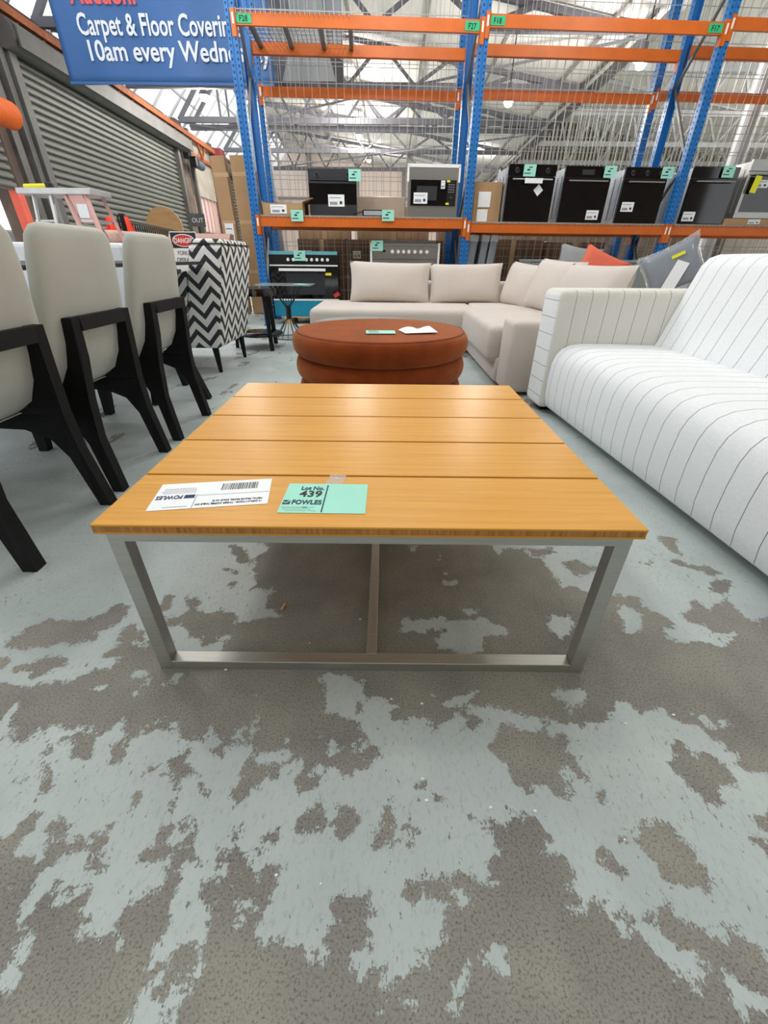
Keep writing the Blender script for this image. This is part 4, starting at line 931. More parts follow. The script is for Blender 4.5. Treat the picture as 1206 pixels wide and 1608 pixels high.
# rear safety mesh, one panel to each bay
for i in range(3):
    ms = B(); xa, xb = BW * i + 0.02, BW * (i + 1) - 0.02
    for x in np.arange(xa, xb, 0.10): ms.bar((x, 0.82, 0.1), (x, 0.82, 4.2), 0.0055)
    for z in np.arange(0.1, 4.21, 0.15): ms.bar((xa, 0.825, z), (xb, 0.825, z), 0.0055)
    obj('mesh_panel', ms, 'wire', rack1, kind='stuff')
for x, s, y in ((0.055, 'F28', -0.0185), (BW - 0.21, 'F27', -0.0185), (BW + 0.055, 'F18', -0.0185), (2 * BW - 0.22, 'F17', -0.0185)):
    z0 = {'F28': 2.865, 'F27': 2.865, 'F18': 2.91, 'F17': 2.91}[s]
    lb = obj('bay_label', B().ab((x, y + 0.012, z0), (x + 0.155, y + 0.0135, z0 + 0.07)), 'green_label', rack1)
    text('lettering', s, 0.06, 'inkb', lb, (x + 0.03, y + 0.0115, z0 + 0.013), (R(90), 0, 0), bold=0.001)
b2 = []
for i in range(3):
    xa, xb = BW * i, BW * (i + 1); b2 += [(xa, xb, 1.17, (2.70, 2.725, 2.76)[i], 1)]
rack2 = rack('mesh_screen', 'blue posts with an orange rail standing behind the oven racking, carrying wire mesh', 1.17, 0.0, [0, BW, 2 * BW, 3 * BW], b2)
for i in range(3):
    ms = B(); xa, xb = BW * i + 0.02, BW * (i + 1) - 0.02
    for x in np.arange(xa + .03, xb, 0.12): ms.bar((x, 1.26, 0.1), (x, 1.26, 4.2), 0.006)
    for z in np.arange(0.16, 4.21, 0.2): ms.bar((xa, 1.265, z), (xb, 1.265, z), 0.006)
    obj('mesh_panel', ms, 'wire', rack2, kind='stuff')

# ================================================================ APPLIANCES
def at(t_name, label, cat, x, y, z, rz=0.0, group=None):
    return thing(t_name, label, cat, rk(x, y, z), RZ + rz, group)
def sticker(p, x, y, z, w=0.13, h=0.075, m='paper', bars=True, rot=0.0):
    s = obj('sticker', B().ab((-w / 2, -0.0012, -h / 2), (w / 2, 0, h / 2)), m, p, loc=(x, y, z), rot=(0, R(rot), 0))
    if bars:
        b = B(); x0 = -w * 0.4
        while x0 < w * 0.05: b.ab((x0, -0.002, -h * 0.36), (x0 + 0.0035, -0.0012, -h * 0.1)); x0 += 0.0062
        b.ab((-w * .42, -.002, h * .22), (w * .3, -.0012, h * .26)); b.ab((w * .2, -.002, -h * .3), (w * .36, -.0012, -h * .05)); obj('barcode', b, 'ink', s)
    return s
def knob(p, x, z, r=0.02, m='black', y=-0.012):
    return obj('knob', B().cyl((x, y, z), (x, y - 0.022, z), r, 16, r2=r * 0.85), m, p, smooth=True)
def oven(label, x, y, z, w=0.595, h=0.58, d=0.54, face='black_glass', side='grey_tin', frame=None, knobs=3, rz=0.0, panel='black_glass', handle='stainless', st=None, kind='oven', bar=True, display=False):
    t = at('built_in_oven', label, kind, x, y, z, rz)
    obj('casing', B().ab((0.012, 0.03, 0.0), (w - 0.012, d, h - 0.015), 0.004, 1), side, t)
    rib0 = obj('side_pressing', B().ab((0, 0, 0), (0.006, 0.10, h - 0.15), 0.002, 1), side, t, loc=(0.006, 0.10, 0.06))
    for k in range(3):
        if k: share('side_pressing', rib0, t, (0.006, 0.10 + k * 0.14, 0.06))
        share('side_pressing', rib0, t, (w - 0.012, 0.10 + k * 0.14, 0.06))
    obj('control_panel', B().ab((0, 0, h - 0.115), (w, 0.03, h), 0.003, 1), panel, t)
    dr = obj('door', B().ab((0, 0, 0.004), (w, 0.03, h - 0.12), 0.003, 1), frame or face, t)
    fw_ = 0.04 if frame else 0.012
    obj('door_glass', B().ab((fw_, -0.003, fw_ + (0.03 if frame else 0)), (w - fw_, 0.001, h - 0.155)), face, dr)
    if bar:
        hd = B(); hd.cyl((0.05, -0.045, h - 0.15), (w - 0.05, -0.045, h - 0.15), 0.009, 10); hd.cyl((0.08, -0.045, h - 0.15), (0.08, 0, h - 0.15), 0.006, 8); hd.cyl((w - 0.08, -0.045, h - 0.15), (w - 0.08, 0, h - 0.15), 0.006, 8)
        obj('handle', hd, handle, dr, smooth=True)
    if knobs:
        for k in range(knobs):
            kx = w * (0.18 + 0.64 * k / max(1, knobs - 1)) if knobs > 1 else w * .5
            kn = obj('knob', B().cyl((kx, 0.0, h - 0.058), (kx, -0.02, h - 0.058), 0.022, 18), 'black', t, smooth=True)
            obj('knob_ring', B().lathe([(0.022, 0), (0.026, 0), (0.026, 0.004), (0.022, 0.004), (0.022, 0)], n=24), 'stainless', kn, rot=(R(90), 0, 0), loc=(kx, -0.002, h - 0.058))
    if display: obj('display', B().ab((w * .36, -0.002, h - 0.085), (w * .62, 0, h - 0.035)), 'satin_black', t)
    for s in (st or []): sticker(dr, *s)
    return t
def dist(px): pass
# second bay
oven('black oven with grey side panel, leftmost in the row of black ovens', 3.11, 0.06, 1.219, st=[(0.40, -0.0045, 0.33, 0.085, 0.085, 'paper', False, 45)])
oven('black oven with a slim centre handle strip, second from left in the row of ovens', 3.83, 0.10, 1.219, knobs=0, st=[(0.45, -0.0045, 0.09, 0.16, 0.1)], display=True)
oven('black three-dial oven, third from left, just left of the right-hand blue post', 4.59, 0.10, 1.219, w=0.56, st=[(0.13, -0.0045, 0.18, 0.16, 0.1)])
obj('wrapped_label', B().ab((0.2, -0.058, 0.39), (0.42, -0.055, 0.44)), 'paper', [o for o in COL.objects if o.name.startswith('built_in_oven')][0])
oven('black oven just right of the right-hand blue post, wide level handle', 5.43, 0.06, 1.225, h=0.585, knobs=0, st=[(0.11, -0.0045, 0.08, 0.16, 0.1)])
o5 = oven('stainless framed oven with a yellow tag at the right edge', 6.14, 0.05, 1.29, h=0.6, face='black_glass', side='stainless', frame='stainless', panel='stainless', knobs=0, display=True, handle='stainless')
yt = obj('yellow_tag', B().ab((0.02, -0.056, 0.27), (0.1, -0.053, 0.44), 0.001, 1), 'yellow', o5, rot=(0, R(6), 0)); sticker(o5, 0.2, -0.005, 0.36, 0.2, 0.08)
cb_ = at('flat_carton', 'flattened brown carton under the stainless oven', 'box', 5.42, 0.02, 1.2192)
obj('carton_sheet', B().ab((0.62, 0, 0), (1.9, 0.62, 0.068), 0.004, 1), 'card', cb_); sticker(cb_, 1.0, -0.001, 0.038, 0.16, 0.05)
# first bay: black compact oven
o = oven('matt black compact oven with two small dials, left of the gap on the first shelf', 0.67, 0.10, 1.257, w=0.585, h=0.47, d=0.5, side='satin_black', panel='satin_black', knobs=2, handle='satin_black', display=True, bar=False, st=[(0.33, -0.0045, 0.16, 0.2, 0.12)])
obj('lower_trim', B().ab((0.002, -0.004, 0.006), (0.583, -0.0005, 0.12)), 'satin_black', o); obj('grip_ledge', B().ab((0.01, -0.016, 0.325), (0.575, 0.0, 0.345), 0.003, 1), 'satin_black', o)
# microwave with stainless trim
m_ = at('built_in_microwave', 'stainless-trimmed black built-in microwave beside the middle blue post', 'microwave', 1.88, 0.04, 1.257)
W_, H_ = 0.63, 0.51
obj('casing', B().ab((0.04, 0.03, 0.04), (W_ - 0.04, 0.42, H_ - 0.05)), 'grey_tin', m_)
obj('trim_frame', B().ab((0, 0, 0), (W_, 0.025, H_), 0.003, 1), 'stainless', m_)
obj('foam_edge', B().ab((-0.006, -0.006, H_ - 0.02), (W_ + 0.006, 0.02, H_ + 0.012)).ab((-0.008, -0.006, H_ - 0.16), (0.014, 0.02, H_)).ab((W_ - 0.014, -0.006, H_ - 0.16), (W_ + 0.008, 0.02, H_)), 'white', m_)
d_ = obj('door', B().ab((0.035, -0.02, 0.115), (W_ - 0.035, 0.0, 0.37), 0.003, 1), 'black_glass', m_)
obj('window', B().ab((0.11, -0.022, 0.17), (0.36, -0.0195, 0.31)), 'satin_black', d_)
obj('control_strip', B().ab((W_ - 0.145, -0.023, 0.12), (W_ - 0.045, -0.0195, 0.365)), 'black', m_)
knob(m_, W_ - 0.095, 0.195, 0.02, 'satin_black', -0.02)
bt = B()
for r_ in range(4):
    for c_ in range(3): bt.ab((W_ - 0.13 + c_ * 0.027, -0.0245, 0.25 + r_ * 0.024), (W_ - 0.115 + c_ * 0.027, -0.0225, 0.258 + r_ * 0.024))
obj('button', bt, 'faintg', m_)
sticker(m_, 0.16, -0.0215, 0.19, 0.17, 0.11); sticker(m_, 0.43, -0.0215, 0.325, 0.05, 0.08)
obj('energy_tag', B().ab((0.475, -0.024, 0.348), (0.515, -0.0225, 0.368)), 'yellow', m_); obj('energy_tag', B().ab((0.475, -0.025, 0.128), (0.515, -0.0235, 0.148)), 'yellow', m_)
# small things on the first shelf
t = at('parts_carton', 'open cardboard tray of loose parts at the left end of the first shelf', 'box', 0.09, 0.03, 1.257, R(-3))
b = B(); b.ab((0, 0, 0), (0.5, 0.45, 0.006)).ab((0, 0, 0), (0.5, 0.006, 0.12)).ab((0, 0.444, 0), (0.5, 0.45, 0.16)).ab((0, 0, 0), (0.006, 0.45, 0.14)).ab((0.494, 0, 0), (0.5, 0.45, 0.14))
b.box((0.56, 0.2, 0.155), (0.13, 0.4, 0.005), (0, R(-18), 0)); obj('carton', b, 'card', t); sticker(t, 0.2, -0.001, 0.06, 0.2, 0.09)
for i, (x, y, z, m__) in enumerate(((0.12, 0.2, 0.13, 'black'), (0.3, 0.22, 0.12, 'paper'), (0.4, 0.15, 0.12, 'paper'), (0.22, 0.3, 0.15, 'wire'))):
    b = B(); b.box((x, y, z / 2 + 0.006), (0.13, 0.18, z), (0, 0.0, 0.3 * i), 0.01); tag(obj('loose_part', b, m__, None, loc=rk(0.09, 0.03, 1.257), rot=(0, 0, RZ - R(3))), ['black fitting in the open cardboard tray', 'white instruction leaflet bundle in the middle of the open cardboard tray', 'folded white paper packet at the right of the open cardboard tray', 'silver bracket at the back of the open cardboard tray'][i], 'part')
t = at('hob_module', 'slim black boxed appliance module lying under the mint card between compact oven and microwave', 'appliance', 1.32, 0.08, 1.257)
obj('module_body', B().ab((0, 0, 0), (0.3, 0.3, 0.075), 0.006), 'black', t); obj('module_face', B().ab((0.02, -0.003, 0.015), (0.28, 0, 0.06)), 'grey_tin', t)
obj('cable', B().cyl((-0.0, 0.02, 0.05), (-0.12, -0.02, 0.02), 0.006, 6), 'black', t)
t = at('wrapped_box', 'shrink-wrapped brown box standing behind the slim module', 'box', 1.26, 0.45, 1.257)
obj('carton', B().ab((0, 0, 0), (0.62, 0.38, 0.24), 0.006), 'card', t); obj('shrink_wrap', B().ab((-0.006, -0.006, 0), (0.626, 0.386, 0.248), 0.01), 'clear', t)
t = at('open_carton', 'open brown carton with white foam behind the leftmost black oven', 'box', 2.74, 0.2, 1.219)
obj('carton', B().ab((0, 0, 0), (0.36, 0.008, 0.42)).ab((0, 0, 0), (0.008, 0.5, 0.42)).ab((0.352, 0, 0), (0.36, 0.5, 0.42)).ab((0, 0.49, 0), (0.36, 0.5, 0.42)), 'card', t)
obj('foam_block', B().ab((0.06, -0.012, 0.0), (0.2, 0.0, 0.14), 0.004, 1), 'paper', t); obj('foam_block', B().ab((0.06, -0.012, 0.16), (0.22, 0.0, 0.32), 0.004, 1), 'paper', t)

# ranges on the floor
def pallet(label, x, y, L=1.0, D=0.6):
    t = at('timber_pallet', label, 'pallet', x, y, 0)
    for k in range(3): obj('block', B().ab((k * (L - 0.1) / 2, 0, 0), (k * (L - 0.1) / 2 + 0.1, D, 0.085)), 'pine', t)
    for k in range(5): obj('board', B().ab((0, k * (D - 0.1) / 4, 0.085), (L, k * (D - 0.1) / 4 + 0.1, 0.104)), 'pine', t)
pallet('pale timber pallet under the black range cooker with teal film', 0.2, 0.14)
pallet('timber pallet under the stainless range cooker', 1.43, 0.14)
r1 = at('range_cooker', 'wide black range cooker with silver knobs and a teal film plinth', 'cooker', 0.08, 0.13, 0.106)
obj('body', B().ab((0, 0.02, 0.0), (0.9, 0.6, 0.76)), 'black', r1)
obj('plinth_film', B().ab((0, 0.0, 0.0), (0.9, 0.02, 0.19), 0.004, 1), 'teal', r1, label='teal protective film over the plinth drawer')
obj('trim_strip', B().ab((0, -0.004, 0.195), (0.9, 0.02, 0.215)), 'white', r1)
dd = obj('door', B().ab((0.0, -0.006, 0.22), (0.9, 0.02, 0.60), 0.003, 1), 'black_glass', r1)
obj('door_window', B().ab((0.2, -0.009, 0.27), (0.72, -0.006, 0.53)), 'satin_black', dd)
hb = B(); hb.ab((0.12, -0.055, 0.548), (0.74, -0.03, 0.58), 0.005).ab((0.14, -0.03, 0.555), (0.17, 0, 0.575)).ab((0.69, -0.03, 0.555), (0.72, 0, 0.575)); obj('handle', hb, 'white', dd)
obj('trim_strip', B().ab((0, -0.006, 0.605), (0.9, 0.02, 0.622)), 'white', r1)
obj('control_panel', B().ab((0, -0.004, 0.622), (0.9, 0.02, 0.735)), 'black', r1)
obj('top_film', B().ab((0, -0.008, 0.735), (0.9, 0.6, 0.775), 0.004, 1), 'teal_pale', r1)
for x in (0.25, 0.32, 0.49, 0.56, 0.63, 0.70, 0.77): knob(r1, x, 0.68, 0.021, 'white', -0.004)
obj('energy_tag', B().ab((0.73, -0.009, 0.50), (0.81, -0.007, 0.53)), 'yellow', dd); obj('red_flap', B().box((0.87, -0.012, 0.27), (0.08, 0.004, 0.05), (0, R(-30), 0)), 'red', dd)
r2 = at('range_cooker', 'stainless steel range cooker behind the beige sofa, row of round dials', 'cooker', 1.43, 0.14, 0.106)
obj('body', B().ab((0.0, 0.02, 0), (0.9, 0.6, 0.88), 0.004, 1), 'stainless', r2)
obj('upstand', B().ab((0.0, 0.3, 0.86), (0.9, 0.33, 0.92)), 'stainless', r2)
obj('control_panel', B().ab((0.03, 0.0, 0.70), (0.87, 0.02, 0.84), 0.003, 1), 'stainless', r2)
dd = obj('door', B().ab((0.03, 0.0, 0.12), (0.87, 0.02, 0.685), 0.003, 1), 'stainless', r2)
obj('door_window', B().ab((0.14, -0.002, 0.2), (0.76, 0.0, 0.56)), 'black_glass', dd)
hb = B(); hb.cyl((0.08, -0.045, 0.64), (0.82, -0.045, 0.64), 0.012, 12).cyl((0.1, -0.045, 0.64), (0.1, 0, 0.64), 0.008, 8).cyl((0.8, -0.045, 0.64), (0.8, 0, 0.64), 0.008, 8); obj('handle', hb, 'stainless', dd, smooth=True)
for x in (0.28, 0.36, 0.43, 0.5, 0.58, 0.66, 0.74): knob(r2, x, 0.78, 0.023, 'white', 0.0)
obj('clock_display', B().ab((0.14, -0.002, 0.775), (0.19, 0, 0.80)), 'black_glass', r2)
obj('foam_edge', B().ab((-0.012, -0.01, 0.3), (0.012, 0.1, 0.88)).ab((0.888, -0.01, 0.3), (0.912, 0.1, 0.88)), 'paper', r2)

# mint lot cards pinned to the racking goods
def mint_card(x, y, z, label, w=0.15, h=0.115, tilt=0.0):
    t = at('lot_card', label, 'card', x, y, z)
    c = obj('card', B().ab((-w / 2, -0.0015, -h / 2), (w / 2, 0, h / 2)), 'mint', t, rot=(0, R(tilt), 0))
    b = B(); b.ab((-w * .1, -0.0025, h * .22), (w * .2, -.0015, h * .3)); b.ab((-w * .22, -0.0025, -h * .02), (w * .02, -.0015, h * .12)); b.ab((-w * .42, -0.0025, -h * .28), (w * .1, -.0015, -h * .2))
    obj('printed_lines', b, 'ink', c)
mint_card(0.515, -0.022, 1.25, 'mint lot card hanging on the orange beam below the open cardboard tray')
mint_card(1.64, -0.022, 1.265, 'mint lot card hanging on the orange beam below the gap beside the microwave')
mint_card(1.235, 0.075, 1.665, 'mint lot card stuck on the top right corner of the compact oven')
mint_card(0.49, 0.095, 0.83, 'mint lot card on the control panel of the range cooker with teal film')
mint_card(1.51, 0.11, 0.95, 'mint lot card on the top left corner of the stainless range cooker')
mint_card(3.36, 0.03, 1.735, 'mint lot card on the leftmost black oven')
mint_card(4.38, 0.07, 1.742, 'mint lot card on the second black oven of the row')
mint_card(5.11, 0.07, 1.745, 'mint lot card on the third black oven, beside the right-hand blue post')
mint_card(5.86, 0.035, 1.76, 'mint lot card on the black oven right of the blue post')

# wrapped cartons stacked on the racking behind
def carton(label, x, y, z, w, d, h, m='card_dark', word=None):
    t = at('carton', label, 'box', x, y, z)
    obj('box_body', B().ab((0, 0, 0), (w, d, h), 0.006, 1), m, t); obj('tape_strip', B().ab((w * .46, -0.0012, 0), (w * .54, 0, h * .99)), 'tape', t)
    sticker(t, w * .2, -0.001, h * .6, 0.12, 0.1)
    if word: text('lettering', word, 0.12, 'inkb', t, (w * .58, -0.0015, h * .3), (R(90), 0, 0))
    return t
names = ['leftmost', 'second from left', 'third from left']
for i in range(3):
    carton('floor-level wrapped carton behind the range cookers, %s of three' % names[i], 0.32 + i * 0.76, 1.32, 0.0, 0.74, 0.7, 0.55, word=('X', 'K', 'E')[i])
    carton('upper wrapped carton behind the range cookers, %s of three' % names[i], 0.32 + i * 0.76, 1.32, 0.555, 0.74, 0.7, 0.5, word=('E', 'K', 'X')[i])
carton('long dark carton on the floor behind the grey cabinet, left one', 3.2, 1.32, 0.0, 0.98, 0.7, 1.08, word='C&C')
carton('long dark carton on the floor behind the grey cabinet, right one', 4.22, 1.32, 0.0, 0.95, 0.7, 1.06)
carton('brown carton on the floor at the right end of the rear racking', 5.45, 1.32, 0.0, 1.1, 0.7, 0.7)
carton('pale carton on the upper stack behind the open tray', 0.34, 1.35, 1.056, 0.8, 0.6, 0.42, 'card')
carton('pale carton on the upper stack behind the wrapped box', 1.25, 1.35, 1.056, 1.1, 0.6, 0.42, 'card')
carton('tall brown carton standing behind the leftmost black oven', 2.55, 1.35, 0.0, 0.6, 0.6, 1.5, 'card')
for i, x in enumerate((2.78, 2.93, 3.05)):
    t = at('wrapped_board', ['grey wrapped panel leaning behind the middle blue post, leftmost of three', 'grey wrapped panel leaning behind the middle blue post, centre of three', 'grey wrapped panel leaning behind the middle blue post, rightmost of three'][i], 'panel', x, 0.5, 0.0)
    obj('panel_body', B().box((0, 0, 0.55), (0.10, 0.5, 1.08), (0, R(5), 0), 0.02), 'grey_tin', t); obj('end_cap', B().box((0.045, -0.002, 1.05), (0.105, 0.5, 0.08), (0, R(5), 0), 0.01), 'paper', t)
gc = thing('grey_cabinet', 'long low grey cabinet behind the scatter cushions', 'cabinet', (1.72, 5.75, 0), RZ)
obj('cabinet_body', B().ab((0, 0.02, 0.03), (1.9, 0.42, 0.79)), 'cabinet', gc); obj('cabinet_top', B().ab((-0.01, 0, 0.79), (1.91, 0.43, 0.815), 0.003, 1), 'cabinet', gc)
for k in range(3):
    d = obj('drawer_front', B().ab((0.01 + k * 0.63, 0, 0.05), (0.62 + k * 0.63, 0.018, 0.78), 0.002, 1), 'cabinet', gc); obj('handle', B().ab((0.2 + k * 0.63, -0.02, 0.7), (0.42 + k * 0.63, 0, 0.712)), 'black', d)
obj('plinth', B().ab((0.02, 0.05, 0), (1.88, 0.4, 0.03)), 'black', gc)

# ================================================================ SIDE TABLES
t = thing('round_side_table', 'two-tier round black side table with a glossy tray top', 'side table', (-1.30, 4.62, 0))
obj('tray_top', B().lathe([(0, 0.545), (0.235, 0.545), (0.24, 0.555), (0.24, 0.49), (0.23, 0.49), (0.228, 0.54), (0, 0.54)], n=48), 'black_glass', t, smooth=True)
obj('lower_shelf', B().lathe([(0, 0.150), (0.225, 0.150), (0.23, 0.145), (0.23, 0.13), (0.225, 0.125), (0, 0.125)], n=48), 'black_glass', t, smooth=True)
for a in (-52, 68, 188): obj('leg', B().bar((0.21 * math.cos(R(a)), 0.21 * math.sin(R(a)), 0.5), (0.25 * math.cos(R(a)), 0.25 * math.sin(R(a)), 0), 0.034, 0.03), 'black_wood', t)
t = thing('wire_base_table', 'small glass-topped side table with a black hourglass wire base', 'side table', (-1.12, 5.25, 0))
obj('glass_top', B().ab((-0.3, -0.18, 0.548), (0.3, 0.18, 0.558)), 'glass', t); obj('waist', B().cyl((0, 0, 0.2), (0, 0, 0.34), 0.03, 12), 'black', t)
for k in range(16):
    a = 2 * math.pi * k / 16
    obj('wire', B().cyl((0.028 * math.cos(a), 0.028 * math.sin(a), 0.33), (0.19 * math.cos(a), 0.17 * math.sin(a), 0.548), 0.0035, 5), 'black', t); w_ = B(); w_.cyl((0.028 * math.cos(a), 0.028 * math.sin(a), 0.21), (0.18 * math.cos(a), 0.18 * math.sin(a), 0.004), 0.0035, 5); obj('wire', w_, 'black', t)
obj('foot_ring', B().lathe([(0.178, 0.0), (0.186, 0.0), (0.186, 0.008), (0.178, 0.008), (0.178, 0.0)], n=40), 'black', t)
c = thing('lot_card', 'mint lot card lying aslant on the hourglass wire side table', 'card', (-0.94, 5.2, 0.5585), R(-35)); obj('card', B().ab((-0.08, -0.05, 0), (0.08, 0.05, 0.002)), 'mint', c)

# ================================================================ LEFT BACKGROUND
# platform ladder
t = thing('platform_ladder', 'aluminium trestle ladder with a yellow tool on its platform', 'ladder', (-2.85, 4.6, 0))
obj('platform', B().ab((-0.33, -0.16, 1.255), (0.31, 0.16, 1.30), 0.006), 'alu', t)
for x0, x1 in ((-0.21, -0.30), (-0.06, -0.1)):
    for s in (-1, 1): obj('rail', B().bar((x0, s * 0.13, 1.255), (x1, s * 0.3, 0), 0.028, 0.02), 'alu', t)
for x0, x1 in ((0.07, 0.42), (0.24, 0.52)):
    for s in (-1, 1): obj('rail', B().bar((x0, s * 0.13, 1.255), (x1, s * 0.3, 0), 0.03, 0.03), 'pink', t)
for z in (0.25, 0.52, 0.79, 1.06):
    f = (1.255 - z) / 1.255; y = 0.13 + 0.17 * f
    obj('tread', B().ab((0.1 + 0.33 * f, -y, z), (0.22 + 0.30 * f, y, z + 0.02)), 'alu', t)
    obj('rung', B().ab((-0.24 - 0.08 * f, -y, z), (-0.08 - 0.04 * f, -y + 0.015, z + 0.015)), 'alu', t)
obj('side_gusset', B().prism([(0.10, 1.255), (0.22, 1.255), (0.30, 1.05), (0.16, 1.05)], -0.15, -0.145, 1), 'pink', t); obj('warning_label', B().ab((0.15, -0.154, 1.09), (0.24, -0.151, 1.19)), 'paper', t)
yt = thing('yellow_tool', 'yellow-handled tool lying on the ladder platform', 'tool', (-3.06, 4.55, 1.3)); obj('handle', B().box((0, 0, 0.02), (0.2, 0.05, 0.035), (0, R(-3), 0.2), 0.012), 'yellow', yt); obj('head', B().box((0.1, 0.02, 0.026), (0.05, 0.06, 0.05), None, 0.01), 'black', yt)
# folded rugs
for k in range(7):
    t = thing('folded_rug', 'folded pale pink rug, %s in the pile beyond the grey chairs' % ['lowest', 'second from bottom', 'third from bottom', 'middle', 'third from top', 'second from top', 'topmost'][k], 'rug', (-3.50, 6.0, k * 0.153))
    obj('rug_fold', B().box((0, 0, 0.075), (0.72, 0.45, 0.146), (0, 0, R(2 * ((k * 7) % 3 - 1))), 0.05, 4), 'rug', t, smooth=True)
# black barrier
t = thing('steel_barrier', 'black steel bar barrier running towards the shutter, behind the grey chairs', 'barrier', (-3.32, 6.35, 0), R(100))
obj('post', B().ab((-0.03, -0.03, 0), (0.03, 0.03, 1.26)), 'black', t); obj('post', B().ab((3.5, -0.03, 0), (3.56, 0.03, 1.22)), 'black', t)
for z in (0.15, 0.7, 1.17): obj('rail', B().ab((0, -0.015, z), (3.5, 0.015, z + 0.035)), 'black', t)
for k in range(34): obj('bar', B().ab((0.1 + k * 0.1, -0.008, 0.15), (0.116 + k * 0.1, 0.008, 1.17)), 'black', t)
t = thing('orange_flag', 'bright orange cloth flag draped over the black barrier post', 'flag', (-3.33, 6.25, 0))
b = B(); b.grid(lambda u, v: (-0.1 + (u - .5) * (0.10 + 0.16 * v) , 0.03 * math.sin(u * 9), 1.22 - 0.42 * v), 14, 6); o = obj('cloth', b, 'hiviz', t, smooth=True); sm_ = o.modifiers.new('s', 'SOLIDIFY'); sm_.thickness = 0.006
b = B(); b.grid(lambda u, v: (0.10 + 0.05 * v + (u - .5) * (0.03 + 0.22 * v), 0.03 * math.sin(u * 8 + 1), 1.22 - 0.42 * v), 14, 6); o = obj('cloth', b, 'hiviz', t, smooth=True); sm_ = o.modifiers.new('s', 'SOLIDIFY'); sm_.thickness = 0.006
obj('pole', B().cyl((0.0, 0.0, 0.0), (0.0, 0.0, 1.24), 0.012, 8), 'black', t)
# round table top leaning beyond the barrier
t = thing('round_tabletop', 'round oak tabletop standing on edge beyond the black barrier', 'table top', (-4.56, 10.3, 0), R(8))
obj('disc', B().cyl((0, -0.02, 0), (0, 0.02, 0), 0.35, 56), 'oak', t, smooth=True, loc=(0, 0, 1.31)); obj('stand', B().ab((-0.25, 0.03, 0), (0.25, 0.07, 1.2)), 'pine', t)
# danger sign on a dark trolley
t = thing('danger_sign', 'red, black and white DANGER forklift operating area sign', 'sign', (-2.88, 6.60, 0)); t.scale = (0.82, 1, 1)
obj('sign_board', B().ab((-0.01, 0, 0.62), (0.42, 0.008, 1.09)), 'white', t); obj('header', B().ab((0.0, -0.003, 0.905), (0.41, 0, 1.08)), 'inkb', t)
ov = B(); ov.cyl((0, 0.003, 0), (0, -0.004, 0), 1.0, 40); bmesh.ops.scale(ov.bm, vec=(0.182, 1, 0.072), verts=ov.bm.verts); obj('oval_border', ov, 'white', t, loc=(0.205, -0.004, 0.99))
ov = B(); ov.cyl((0, 0.003, 0), (0, -0.004, 0), 1.0, 40); bmesh.ops.scale(ov.bm, vec=(0.17, 1, 0.062), verts=ov.bm.verts); obj('oval', ov, 'red', t, loc=(0.205, -0.007, 0.99))
text('lettering', 'DANGER', 0.078, 'white', t, (0.205, -0.0125, 0.963), (R(90), 0, 0), 'CENTER', bold=0.001)
for s, z in (('FORKLIFT', 0.825), ('OPERATING', 0.745), ('AREA', 0.665)): text('lettering', s, 0.07, 'inkb', t, (0.205 if s != 'AREA' else 0.26, -0.001, z), (R(90), 0, 0), 'CENTER', sx=0.93, bold=0.0006)
obj('sign_post', B().ab((0.02, 0.01, 0), (0.05, 0.04, 1.05)).ab((0.36, 0.01, 0), (0.39, 0.04, 1.05)), 'black', t)
t = thing('sample_rack', 'low black rack of brown edged samples below the danger sign', 'rack', (-2.78, 6.30, 0))
obj('frame', B().ab((-0.05, 0, 0), (0.6, 0.25, 0.03)).ab((-0.05, 0, 0.40), (0.6, 0.25, 0.42)).ab((-0.05, 0, 0), (-0.03, 0.25, 0.66)).ab((0.58, 0, 0), (0.6, 0.25, 0.66)), 'black', t)
for k in range(15): obj('sample', B().ab((-0.02 + k * 0.04, 0.02, 0.42), (0.0 + k * 0.04, 0.23, 0.60 + 0.02 * (k % 3))), 'rod' if k % 2 else 'concrete', t)
t = thing('notice_board', 'small dark board with white letters in front of the far window', 'sign', (-3.62, 9.3, 0))
obj('board', B().ab((0, 0, 1.28), (0.26, 0.03, 1.48)), 'shutter_frame', t); obj('stand', B().ab((0.1, 0.03, 0), (0.15, 0.06, 1.4)), 'black', t); text('lettering', 'OUT', 0.10, 'white', t, (0.13, -0.002, 1.345), (R(90), 0, 0), 'CENTER')
t = thing('patterned_roll', 'rolled speckled rug bundle behind the zigzag armchair', 'rug', (-2.75, 7.35, 0)); obj('roll', B().cyl((-0.45, 0, 0.98), (0.45, 0, 0.98), 0.12, 16), 'rug', t, smooth=True); obj('support', B().ab((-0.4, -0.1, 0), (0.4, 0.1, 0.86)), 'black', t)
# tall cartons
def tall(label, x, y, w, d, h, tilt, st=None):
    t = thing('tall_carton', label, 'box', (x, y, 0), R(2)); obj('box_body', B().box((0, 0, h / 2 + 0.01), (w, d, h), (0, R(tilt), 0), 0.004), 'card', t)
    for z in (0.3, 0.62, 0.9): obj('tape_strip', B().box((0, -d / 2 - 0.001, h * z), (w, 0.002, 0.05), (0, R(tilt), 0)), 'tape', t)
    if st: sticker(t, 0.0, -d / 2 - 0.003, h * 0.55, 0.13, 0.26)
tall('tall narrow brown carton with a white label, left of the two by the blue post', -2.40, 7.7, 0.2, 0.16, 2.02, -1.5, True)
tall('tall narrow brown carton with tape bands, right of the two by the blue post', -2.13, 7.72, 0.2, 0.2, 2.03, -1.0)
t = thing('dark_panel', 'dark brown door panel standing behind the left blue upright', 'panel', (-1.86, 7.5, 0)); obj('panel_body', B().box((0, 0, 0.92), (0.22, 0.05, 1.84), (0, 0, 0), 0.004), 'rod', t); obj('edge_strip', B().ab((0.11, -0.02, 0.01), (0.116, 0.02, 1.83)), 'black', t)
